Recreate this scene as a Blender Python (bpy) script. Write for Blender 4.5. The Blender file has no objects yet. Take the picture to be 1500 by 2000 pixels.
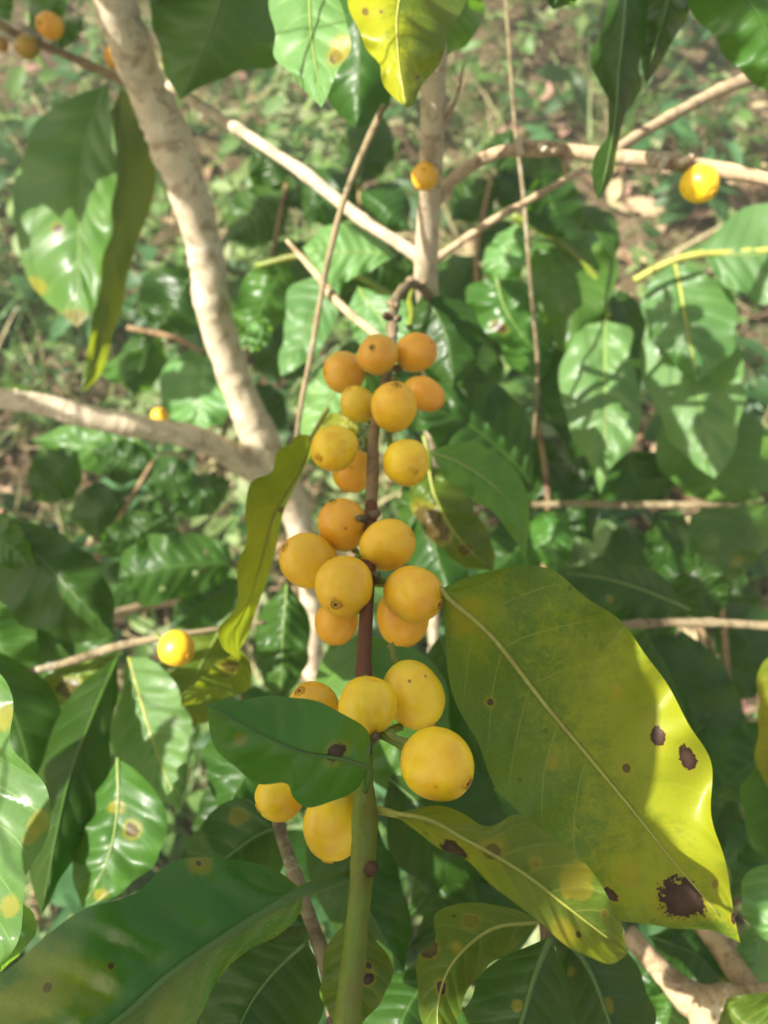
import bpy, math, random
import numpy as np
from mathutils import Vector, Matrix, noise
random.seed(11); np.random.seed(11)
SC = bpy.context.scene
COL = SC.collection

# ------------------------------------------------------------------ camera, sky, sun, exposure
PITCH = 60.0                       # degrees below the horizon
CAM = Vector((0, 0, 1.2))
cam_d = bpy.data.cameras.new('camera'); cam = bpy.data.objects.new('camera', cam_d); COL.objects.link(cam)
cam.location = CAM; cam.rotation_euler = (math.radians(90 - PITCH), 0, 0)
cam_d.sensor_fit = 'HORIZONTAL'; cam_d.sensor_width = 36; cam_d.lens = 36
cam_d.clip_start = 0.01; cam_d.clip_end = 200
cam_d.dof.use_dof = True; cam_d.dof.focus_distance = 0.180; cam_d.dof.aperture_fstop = 36 / 1.9
SC.camera = cam
_p = math.radians(PITCH)
RIGHT = Vector((1, 0, 0)); FWD = Vector((0, math.cos(_p), -math.sin(_p))); UP = Vector((0, math.sin(_p), math.cos(_p)))
SUN = (RIGHT * -0.60 + UP * 0.30 - FWD * 0.74).normalized()      # direction towards the sun

wd = bpy.data.worlds.new('World'); SC.world = wd; wd.use_nodes = True
wn = wd.node_tree; bg = wn.nodes['Background']
sky = wn.nodes.new('ShaderNodeTexSky'); sky.sky_type = 'NISHITA'; sky.sun_disc = False
sky.sun_elevation = math.asin(SUN.z); sky.sun_rotation = math.atan2(SUN.x, SUN.y)
sky.air_density = 1.0; sky.dust_density = 3.0; sky.ozone_density = 0.5
tint = wn.nodes.new('ShaderNodeMix'); tint.data_type = 'RGBA'; tint.blend_type = 'MULTIPLY'; tint.inputs[0].default_value = 1.0
wn.links.new(sky.outputs[0], tint.inputs[6]); tint.inputs[7].default_value = (1.0, 0.95, 0.76, 1)          # hazy, warm tropical sky
wn.links.new(tint.outputs[2], bg.inputs[0]); bg.inputs[1].default_value = 0.076
sl = bpy.data.lights.new('sun', 'SUN'); sl.energy = 5.0; sl.angle = math.radians(0.5); sl.color = (1.0, 0.95, 0.86)
so = bpy.data.objects.new('sun', sl); COL.objects.link(so)
so.rotation_euler = SUN.to_track_quat('Z', 'Y').to_euler()
SC.view_settings.view_transform = 'Standard'; SC.view_settings.look = 'None'
SC.view_settings.exposure = 1.7; SC.view_settings.gamma = 1.0
SC.cycles.max_bounces = 6; SC.cycles.transparent_max_bounces = 6

F = 1500.0
def P(px, py, d):
    return CAM + RIGHT * ((px - 750) / F * d) + UP * ((1000 - py) / F * d) + FWD * d
def ground_at(px, py, z=0.0):
    r = RIGHT * ((px - 750) / F) + UP * ((1000 - py) / F) + FWD
    return CAM + r * ((z - CAM.z) / r.z)

# ------------------------------------------------------------------ object helpers
def tag(o, label=None, cat=None, group=None, kind=None):
    for k, v in (('label', label), ('category', cat), ('group', group), ('kind', kind)):
        if v: o[k] = v
    return o
def thing(name, loc, label, cat, group=None):
    o = bpy.data.objects.new(name, None); COL.objects.link(o)
    o.location = loc; o.empty_display_size = 0.01
    return tag(o, label, cat, group)
def world_of(o):
    v = Vector((0, 0, 0))
    while o is not None:
        v += o.location; o = o.parent
    return v
def link(name, verts, faces, mats, parent=None, origin=None, uv=None, fmat=None, smooth=True):
    """verts in world space; the object's origin goes to `origin`, under `parent`."""
    base = Vector(origin) if origin is not None else (world_of(parent) if parent else Vector((0, 0, 0)))
    me = bpy.data.meshes.new(name)
    V = np.asarray([tuple(v) for v in verts], dtype=np.float64).reshape(-1, 3) - np.array(base)
    me.from_pydata(V.tolist(), [], faces)
    for m in (mats if isinstance(mats, (list, tuple)) else [mats]): me.materials.append(m)
    if smooth: me.polygons.foreach_set('use_smooth', [True] * len(me.polygons))
    if fmat is not None: me.polygons.foreach_set('material_index', fmat)
    if uv is not None:
        l = me.uv_layers.new(name='UVMap')
        vi = np.empty(len(me.loops), dtype=np.int32); me.loops.foreach_get('vertex_index', vi)
        l.data.foreach_set('uv', np.asarray(uv, dtype=np.float32)[vi].ravel())
    me.update()
    o = bpy.data.objects.new(name, me); COL.objects.link(o)
    if parent is not None:
        o.parent = parent; o.location = base - world_of(parent)
    else:
        o.location = base
    return o

# ------------------------------------------------------------------ node helper
class N:
    def __init__(s, name):
        s.m = bpy.data.materials.new(name); s.m.use_nodes = True
        s.t = s.m.node_tree; s.t.nodes.clear()
        s.out = s.t.nodes.new('ShaderNodeOutputMaterial')
    def put(s, sock, v):
        if isinstance(v, bpy.types.NodeSocket): s.t.links.new(v, sock)
        elif v is not None:
            if isinstance(v, (tuple, list)) and len(v) == 3 and sock.type == 'RGBA': v = (*v, 1)
            sock.default_value = v
    def node(s, typ, **kw):
        n = s.t.nodes.new(typ)
        for k, v in kw.items(): setattr(n, k, v)
        return n
    def math(s, op, a, b=None, c=None, clamp=False):
        n = s.node('ShaderNodeMath', operation=op, use_clamp=clamp)
        for i, v in enumerate((a, b, c)):
            if v is not None: s.put(n.inputs[i], v)
        return n.outputs[0]
    def mix(s, f, a, b, blend='MIX'):
        n = s.node('ShaderNodeMix', data_type='RGBA', blend_type=blend)
        s.put(n.inputs[0], f); s.put(n.inputs[6], a); s.put(n.inputs[7], b)
        return n.outputs[2]
    def ramp(s, f, lo, hi, to=(0, 1)):
        n = s.node('ShaderNodeMapRange', interpolation_type='SMOOTHSTEP')
        s.put(n.inputs[0], f); s.put(n.inputs[1], lo); s.put(n.inputs[2], hi); s.put(n.inputs[3], to[0]); s.put(n.inputs[4], to[1])
        return n.outputs[0]
    def noise(s, vec, scale, detail=3, rough=0.55, dist=0.0):
        n = s.node('ShaderNodeTexNoise'); s.put(n.inputs['Vector'], vec)
        s.put(n.inputs['Scale'], scale); s.put(n.inputs['Detail'], detail); s.put(n.inputs['Roughness'], rough); s.put(n.inputs['Distortion'], dist)
        return n.outputs['Fac']
    def bump(s, h, strength, dist, normal=None):
        n = s.node('ShaderNodeBump'); s.put(n.inputs['Height'], h); s.put(n.inputs['Strength'], strength); s.put(n.inputs['Distance'], dist)
        if normal is not None: s.put(n.inputs['Normal'], normal)
        return n.outputs[0]
    def principled(s, **kw):
        n = s.node('ShaderNodeBsdfPrincipled')
        for k, v in kw.items(): s.put(n.inputs[k], v)
        return n.outputs[0]
    def done(s, shader):
        s.t.links.new(shader, s.out.inputs['Surface']); return s.m

# ------------------------------------------------------------------ materials
LEAF_KINDS = {  # blade colour, second colour, vein colour, translucent colour, yellowing 0..1, roughness
    'dark':   ((0.017, 0.054, 0.005), (0.028, 0.075, 0.007), (0.08, 0.16, 0.03), (0.10, 0.28, 0.01), 0.0, 0.36),  # blade darkened further to stand in for deep shade
    'mid':    ((0.036, 0.108, 0.010), (0.054, 0.135, 0.012), (0.12, 0.23, 0.04), (0.18, 0.42, 0.02), 0.06, 0.36),
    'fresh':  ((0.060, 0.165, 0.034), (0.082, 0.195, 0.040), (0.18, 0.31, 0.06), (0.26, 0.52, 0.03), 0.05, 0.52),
    'matte':  ((0.062, 0.170, 0.026), (0.086, 0.200, 0.030), (0.16, 0.29, 0.06), (0.24, 0.50, 0.03), 0.05, 0.62),
    'olive':  ((0.048, 0.108, 0.006), (0.074, 0.125, 0.006), (0.20, 0.24, 0.04), (0.34, 0.42, 0.015), 0.35, 0.44),
    'yellow': ((0.110, 0.160, 0.008), (0.190, 0.195, 0.008), (0.28, 0.27, 0.03), (0.60, 0.52, 0.01), 0.70, 0.44),
    'aging':  ((0.027, 0.088, 0.005), (0.042, 0.105, 0.005), (0.17, 0.22, 0.03), (0.24, 0.34, 0.008), 0.22, 0.44),
    'gloss':  ((0.042, 0.155, 0.006), (0.064, 0.190, 0.008), (0.07, 0.15, 0.03), (0.08, 0.24, 0.01), 0.0, 0.27),
    'dry':    ((0.170, 0.140, 0.030), (0.200, 0.120, 0.030), (0.26, 0.20, 0.06), (0.40, 0.28, 0.04), 0.60, 0.55),
}
_leafmats = {}
def leaf_mat(kind, spots=(), nveins=9, key=None):
    """spots: (u, v, radius u, radius v, depth of brown 0..1, halo width)"""
    k = (kind, nveins) if not spots else None
    if k and k in _leafmats: return _leafmats[k]
    c1, c2, cv, ct, yel, rough = LEAF_KINDS[kind]
    n = N('leaf_' + kind)
    tc = n.node('ShaderNodeTexCoord'); sep = n.node('ShaderNodeSeparateXYZ'); n.put(sep.inputs[0], tc.outputs['UV'])
    u = sep.outputs[0]; v = n.math('MULTIPLY_ADD', sep.outputs[1], 2.0, -1.0); av = n.math('ABSOLUTE', v)
    obj = tc.outputs['Object']
    oi = n.node('ShaderNodeObjectInfo')
    off = n.node('ShaderNodeVectorMath', operation='ADD'); n.put(off.inputs[0], obj)
    cmb = n.node('ShaderNodeCombineXYZ'); n.put(cmb.inputs[0], n.math('MULTIPLY', oi.outputs['Random'], 7.0)); n.put(cmb.inputs[1], n.math('MULTIPLY', oi.outputs['Random'], 3.0))
    n.put(off.inputs[1], cmb.outputs[0]); vec = off.outputs[0]
    n1 = n.noise(vec, 28, 4); n2 = n.noise(vec, 220, 3, 0.6); n3 = n.noise(vec, 900, 2)
    # lateral veins arching towards the tip
    av2 = n.math('MULTIPLY', av, av)
    w = n.math('SUBTRACT', u, n.math('ADD', n.math('MULTIPLY', av, 0.10), n.math('MULTIPLY', av2, 0.07)))
    ph = n.math('MULTIPLY_ADD', w, float(nveins), n.math('MULTIPLY', n1, 0.35))
    tri = n.math('ABSOLUTE', n.math('SUBTRACT', n.math('FRACT', ph), 0.5))          # 0.5 on the vein
    lat = n.math('MULTIPLY', n.ramp(tri, 0.475 if kind in ('aging', 'gloss') else 0.455, 0.497), n.ramp(av, 1.0, 0.75))
    midw = n.math('MULTIPLY_ADD', u, -0.030, 0.045)
    mid = n.math('SUBTRACT', 1.0, n.ramp(av, n.math('MULTIPLY', midw, 0.35), midw))
    # fine net of veinlets
    vo = n.node('ShaderNodeTexVoronoi', feature='DISTANCE_TO_EDGE'); n.put(vo.inputs['Vector'], vec); n.put(vo.inputs['Scale'], 420.0)
    net = n.ramp(vo.outputs['Distance'], 0.10, 0.0)
    col = n.mix(n.ramp(n1, 0.30, 0.70), c1, c2)
    ymask = n.math('MULTIPLY', n.ramp(n.math('ADD', n.noise(vec, 22, 5, 0.65, 0.6), n.math('MULTIPLY', n2, 0.25)), 0.62, 0.92), yel)
    col = n.mix(ymask, col, (0.30, 0.26, 0.012))
    col = n.mix(n.math('MULTIPLY', n2, 0.35), col, tuple(x * 0.72 for x in c1))
    col = n.mix(n.math('MULTIPLY', net, 0.16), col, cv)
    col = n.mix(n.math('MULTIPLY', lat, 0.8 if kind in ('aging', 'olive', 'yellow', 'gloss', 'matte') else 0.5), col, cv)
    col = n.mix(n.math('MULTIPLY', mid, 0.85), col, cv)
    hs = n.node('ShaderNodeHueSaturation'); n.put(hs.inputs['Color'], col)
    n.put(hs.inputs['Hue'], n.math('MULTIPLY_ADD', oi.outputs['Random'], -0.022, 0.511)); n.put(hs.inputs['Saturation'], 0.95)
    n.put(hs.inputs['Value'], n.math('MULTIPLY_ADD', n.math('FRACT', n.math('MULTIPLY', oi.outputs['Random'], 7.3)), 0.45, 0.80)); col = hs.outputs[0]
    # dust specks and brown freckles
    fr = n.node('ShaderNodeTexVoronoi'); n.put(fr.inputs['Vector'], vec); n.put(fr.inputs['Scale'], 190.0)
    sepc = n.node('ShaderNodeSeparateColor'); n.put(sepc.inputs[0], fr.outputs['Color'])
    speck = n.math('MULTIPLY', n.ramp(fr.outputs['Distance'], 0.17, 0.09), n.ramp(sepc.outputs[0], 0.80, 0.86))
    speck = n.math('MULTIPLY', speck, 0.35 + 0.5 * yel)
    col = n.mix(speck, col, (0.030, 0.020, 0.008))
    opaque = speck
    for (su, sv, ru, rv, brown, halo) in spots:
        du = n.math('DIVIDE', n.math('SUBTRACT', u, su), ru); dv = n.math('DIVIDE', n.math('SUBTRACT', v, sv), rv)
        r = n.math('SQRT', n.math('ADD', n.math('MULTIPLY', du, du), n.math('MULTIPLY', dv, dv)))
        r = n.math('ADD', r, n.math('ADD', n.math('MULTIPLY_ADD', n2, 1.1, -0.55), n.math('MULTIPLY_ADD', n3, 0.8, -0.4)))
        hal = n.ramp(r, halo, 0.9)
        if brown < 0:                                               # a patch turning yellow, no dead centre; also paints sunlit leaf sides
            big = n.ramp(n.math('ADD', r, n.math('MULTIPLY_ADD', n1, 0.9, -0.45)), halo, 0.35)
            col = n.mix(n.math('MULTIPLY', big, -brown), col, (0.27, 0.28, 0.008)); continue
        col = n.mix(n.math('MULTIPLY', hal, 0.55), col, (0.30, 0.22, 0.015))
        if brown > 0:
            core = n.math('MULTIPLY', n.ramp(r, 1.05, 0.9), brown)
            col = n.mix(core, col, n.mix(n.ramp(r, 0.2, 1.0), (0.075, 0.042, 0.028), (0.030, 0.015, 0.009)))
            opaque = n.math('MAXIMUM', opaque, core)
    # quilted surface between the veins
    hgt = n.math('ADD', n.math('MULTIPLY', n.ramp(tri, 0.5, 0.15), 1.0), n.math('MULTIPLY', mid, -1.2))
    b1 = n.bump(hgt, 0.28, 0.0010)
    b2 = n.bump(n.math('ADD', n.math('MULTIPLY', net, -0.15), n2), 0.18, 0.0006, b1)
    rg = n.math('ADD', n.math('MULTIPLY_ADD', n2, 0.22, rough - 0.13), n.math('MULTIPLY', n.math('FRACT', n.math('MULTIPLY', oi.outputs['Random'], 3.7)), 0.14))
    pr = n.principled(**{'Base Color': col, 'Roughness': rg, 'Normal': b2, 'IOR': 1.45, 'Specular IOR Level': 0.85 if kind == 'fresh' else 0.45 if kind in ('mid', 'gloss') else 0.32,
                         'Coat Weight': 0.28 if kind == 'gloss' else 0.06, 'Coat Roughness': 0.16})
    tr = n.node('ShaderNodeBsdfTranslucent')
    tcol = n.mix(n.math('MULTIPLY', n1, 0.5), ct, tuple(x * 0.6 for x in ct))
    tcol = n.mix(n.math('MULTIPLY', n.math('ADD', lat, mid, clamp=True), 0.4), tcol, tuple(x * 0.45 for x in ct))
    tcol = n.mix(opaque, tcol, (0.02, 0.01, 0.005))
    n.put(tr.inputs['Color'], tcol); n.put(tr.inputs['Normal'], b1)
    mx = n.node('ShaderNodeMixShader'); n.put(mx.inputs[0], 0.38); n.put(mx.inputs[1], pr); n.put(mx.inputs[2], tr.outputs[0])
    m = n.done(mx.outputs[0])
    if k: _leafmats[k] = m
    return m

def bark_mat(name, c1, c2, c3, rough=0.85, streak=1.0, spec=0.25, lichen=0.0):
    n = N(name)
    tc = n.node('ShaderNodeTexCoord'); obj = tc.outputs['Object']
    mp = n.node('ShaderNodeMapping'); n.put(mp.inputs[0], tc.outputs['UV']); mp.inputs['Scale'].default_value = (34, 7, 1)
    uvs = mp.outputs[0]
    a = n.noise(uvs, 1.0, 6, 0.68, 1.2); b = n.noise(obj, 75, 6, 0.7, 0.5); c = n.noise(obj, 600, 4, 0.7); g = n.noise(obj, 26, 4, 0.6)
    col = n.mix(n.ramp(a, 0.30, 0.70), c1, c2)
    col = n.mix(n.math('MULTIPLY', n.ramp(g, 0.45, 0.70), 0.5), col, c2)
    col = n.mix(n.math('MULTIPLY', n.ramp(b, 0.47, 0.64), 0.9), col, c3)
    vo = n.node('ShaderNodeTexVoronoi'); n.put(vo.inputs['Vector'], obj); n.put(vo.inputs['Scale'], 330.0)
    col = n.mix(n.math('MULTIPLY', n.ramp(vo.outputs['Distance'], 0.26, 0.12), 0.22), col, tuple(x * 0.45 for x in c3))
    if lichen:
        li = n.noise(obj, 45, 5, 0.75, 1.0)
        col = n.mix(n.math('MULTIPLY', n.ramp(li, 0.58, 0.66), lichen), col, (0.60, 0.57, 0.48))
        col = n.mix(n.math('MULTIPLY', n.ramp(a, 0.36, 0.26), 0.6 * lichen), col, tuple(x * 0.5 for x in c3))
    h = n.math('ADD', n.math('MULTIPLY', a, streak), n.math('MULTIPLY', c, 0.5))
    bp = n.bump(n.math('ADD', h, n.math('MULTIPLY', b, 1.4)), 0.40, 0.0012 if lichen else 0.0008)
    return n.done(n.principled(**{'Base Color': col, 'Roughness': rough, 'Normal': bp, 'Specular IOR Level': spec}))

M_PALE = bark_mat('pale_bark', (0.60, 0.50, 0.37), (0.49, 0.40, 0.28), (0.28, 0.21, 0.13), lichen=0.6)
M_PALT = bark_mat('pale_twig_bark', (0.52, 0.43, 0.31), (0.40, 0.32, 0.22), (0.24, 0.18, 0.11), lichen=0.4)
M_TWIG = bark_mat('twig_bark', (0.44, 0.33, 0.21), (0.32, 0.23, 0.13), (0.17, 0.11, 0.06), lichen=0.35)
M_STEMB = bark_mat('brown_stem', (0.26, 0.175, 0.085), (0.18, 0.115, 0.055), (0.10, 0.05, 0.03), 0.65)
M_STEMR = bark_mat('red_brown_stem', (0.15, 0.055, 0.025), (0.11, 0.038, 0.018), (0.08, 0.03, 0.015), 0.55)
M_STEMG = bark_mat('green_stem', (0.145, 0.190, 0.013), (0.105, 0.155, 0.010), (0.13, 0.12, 0.012), 0.42, 0.5, 0.5)
M_DULL = bark_mat('dull_bark', (0.25, 0.20, 0.115), (0.19, 0.145, 0.08), (0.10, 0.075, 0.04), lichen=0.25)
M_RIB = bark_mat('midrib_skin', (0.17, 0.25, 0.05), (0.13, 0.21, 0.04), (0.18, 0.20, 0.05), 0.45, 0.4, 0.5)
M_RIBY = bark_mat('yellow_midrib_skin', (0.30, 0.30, 0.05), (0.24, 0.26, 0.04), (0.22, 0.20, 0.04), 0.45, 0.4, 0.5)
M_RIBD = bark_mat('dark_midrib_skin', (0.055, 0.125, 0.012), (0.045, 0.105, 0.010), (0.06, 0.10, 0.01), 0.4, 0.4, 0.5)
M_KNOT = bark_mat('dark_knot_bark', (0.20, 0.155, 0.09), (0.14, 0.105, 0.06), (0.08, 0.055, 0.03), lichen=0.3)

def cherry_mat():
    n = N('cherry_skin')
    tc = n.node('ShaderNodeTexCoord'); obj = tc.outputs['Object']; oi = n.node('ShaderNodeObjectInfo')
    sep = n.node('ShaderNodeSeparateXYZ'); n.put(sep.inputs[0], obj)
    off = n.node('ShaderNodeVectorMath', operation='ADD'); n.put(off.inputs[0], obj)
    cmb = n.node('ShaderNodeCombineXYZ'); n.put(cmb.inputs[0], n.math('MULTIPLY', oi.outputs['Random'], 5.0)); n.put(off.inputs[1], cmb.outputs[0])
    vec = off.outputs[0]
    n1 = n.noise(vec, 130, 4, 0.6); n2 = n.noise(vec, 500, 4, 0.65)
    base = oi.outputs['Color']
    blush = oi.outputs['Alpha']                                   # 0..1: how far the tip end has turned orange
    tip = n.ramp(n.math('ADD', n.math('MULTIPLY', sep.outputs[2], 90.0), n.math('MULTIPLY_ADD', n1, 1.0, -0.5)), -0.2, 0.9)
    col = n.mix(n.ramp(n1, 0.38, 0.70), base, n.mix(0.42, base, (0.70, 0.26, 0.015)))
    col = n.mix(n.math('MULTIPLY', tip, blush), col, (0.58, 0.17, 0.018))
    stalk_end = n.ramp(sep.outputs[2], -0.0035, -0.0075)
    col = n.mix(n.math('MULTIPLY', stalk_end, 0.35), col, (0.42, 0.42, 0.03))
    col = n.mix(n.math('MULTIPLY', n2, 0.10), col, (0.55, 0.24, 0.01))
    vo = n.node('ShaderNodeTexVoronoi'); n.put(vo.inputs['Vector'], vec); n.put(vo.inputs['Scale'], 230.0)
    sc = n.node('ShaderNodeSeparateColor'); n.put(sc.inputs[0], vo.outputs['Color'])
    dot = n.math('MULTIPLY', n.ramp(vo.outputs['Distance'], n.math('MULTIPLY_ADD', sc.outputs[1], 0.16, 0.06), 0.04), n.ramp(sc.outputs[0], 0.70, 0.74))
    scuff = n.math('MULTIPLY', n.ramp(n.noise(vec, 210, 6, 0.8, 1.5), 0.60, 0.70), 0.45)
    col = n.mix(scuff, col, (0.42, 0.17, 0.015))
    col = n.mix(n.math('MULTIPLY', dot, 0.8), col, (0.09, 0.035, 0.01))
    bp = n.bump(n2, 0.10, 0.0004)
    p = n.principled(**{'Base Color': col, 'Roughness': n.math('MULTIPLY_ADD', n2, 0.18, 0.33), 'Normal': bp, 'Specular IOR Level': 0.45,
                        'Subsurface Weight': 0.28, 'Subsurface Scale': 0.004, 'Coat Weight': 0.22, 'Coat Roughness': 0.28})
    for nd in n.t.nodes:
        if nd.type == 'BSDF_PRINCIPLED': nd.inputs['Subsurface Radius'].default_value = (1.0, 0.5, 0.15)
    return n.done(p)
M_CHERRY = cherry_mat()
M_SCAR = bark_mat('scar_skin', (0.44, 0.24, 0.035), (0.34, 0.17, 0.03), (0.20, 0.09, 0.02), 0.7)
M_SCARF = bark_mat('faint_scar_skin', (0.66, 0.36, 0.02), (0.56, 0.28, 0.02), (0.40, 0.20, 0.02), 0.6)
M_SCARD = bark_mat('dark_scar_skin', (0.075, 0.04, 0.02), (0.06, 0.03, 0.015), (0.04, 0.02, 0.01), 0.8)

def plain(name, c, rough=0.7, var=0.35, trans=None, scale=60):
    n = N(name); tc = n.node('ShaderNodeTexCoord')
    a = n.noise(tc.outputs['Object'], scale, 4)
    col = n.mix(n.ramp(a, 0.3, 0.7), c, tuple(x * (1 - var) for x in c))
    p = n.principled(**{'Base Color': col, 'Roughness': rough, 'Specular IOR Level': 0.3})
    if trans:
        tr = n.node('ShaderNodeBsdfTranslucent'); n.put(tr.inputs['Color'], trans)
        mx = n.node('ShaderNodeMixShader'); n.put(mx.inputs[0], 0.35); n.put(mx.inputs[1], p); n.put(mx.inputs[2], tr.outputs[0]); p = mx.outputs[0]
    return n.done(p)

# ------------------------------------------------------------------ curves
def catmull(pts, k=8):
    pts = [np.array(p, float) for p in pts]
    if len(pts) == 2: pts = [pts[0], (pts[0] + pts[1]) / 2, pts[1]]
    q = [2 * pts[0] - pts[1]] + pts + [2 * pts[-1] - pts[-2]]
    out = []
    for i in range(1, len(q) - 2):
        a, b, c, d = q[i - 1], q[i], q[i + 1], q[i + 2]
        for j in range(k):
            t = j / k
            out.append(0.5 * (2 * b + (c - a) * t + (2 * a - 5 * b + 4 * c - d) * t * t + (3 * b - a - 3 * c + d) * t ** 3))
    out.append(pts[-1]); return np.array(out)
def resample(pts, n, dims=2):
    c = catmull(pts)
    s = np.concatenate([[0], np.cumsum(np.linalg.norm(np.diff(c[:, :dims], axis=0), axis=1))])
    t = np.linspace(0, s[-1], n + 1)
    return np.stack([np.interp(t, s, c[:, i]) for i in range(c.shape[1])], axis=1)

def tube_mesh(pts, rad, seg=12, rough=0.0, seed=0, nodes=(), node_amp=0.25):
    """pts world positions (n,3), rad (n): closed tube. nodes: fractions along it with swollen rings."""
    pts = np.asarray(pts, float); n = len(pts)
    s = np.concatenate([[0], np.cumsum(np.linalg.norm(np.diff(pts, axis=0), axis=1))]); L = s[-1]
    T = np.gradient(pts, axis=0); T /= np.linalg.norm(T, axis=1)[:, None] + 1e-12
    ref = np.array([0.3, 0.9, 0.2]); ref /= np.linalg.norm(ref)
    A = ref - T[0] * ref.dot(T[0]); A /= np.linalg.norm(A)
    V, UV = [], []
    for i in range(n):
        A = A - T[i] * A.dot(T[i]); A /= np.linalg.norm(A); B = np.cross(T[i], A)
        f = s[i] / L; r = rad[i]
        for nf in nodes: r *= 1 + node_amp * math.exp(-((f - nf) * L / (rad[i] * 1.3)) ** 2)
        for j in range(seg):
            a = 2 * math.pi * j / seg
            d = A * math.cos(a) + B * math.sin(a)
            k = 1.0
            if rough:
                q = pts[i] + d * r
                k += rough * (noise.noise(Vector(q * (0.35 / max(r, 1e-4))) + Vector((seed, 0, 0))) + 0.5 * noise.noise(Vector(q * (1.1 / max(r, 1e-4))) + Vector((0, seed, 0))))
            V.append(pts[i] + d * r * k); UV.append((j / seg, s[i] / 0.05))
    Fc = []
    for i in range(n - 1):
        for j in range(seg):
            a = i * seg + j; b = i * seg + (j + 1) % seg
            Fc.append((a, b, b + seg, a + seg))
    Fc.append(tuple(range(seg - 1, -1, -1))); Fc.append(tuple(range((n - 1) * seg, n * seg)))
    return V, Fc, UV
def tube(name, path, mat, parent, seg=12, n=40, rough=0.0, nodes=(), node_amp=0.25, origin=None, world=False):
    """path rows: (px, py, depth, width in px) or, with world=True, (x, y, z, radius)."""
    c = resample(path, n, 3 if world else 2)
    if world: pts = c[:, :3]; rad = c[:, 3]
    else:
        pts = np.array([P(*r[:3]) for r in c]); rad = c[:, 3] / 2 / F * c[:, 2]
    V, Fc, UV = tube_mesh(pts, rad, seg, rough, random.random() * 50, nodes, node_amp)
    return link(name, V, Fc, mat, parent, origin=origin if origin is not None else pts[0], uv=UV)

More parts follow.
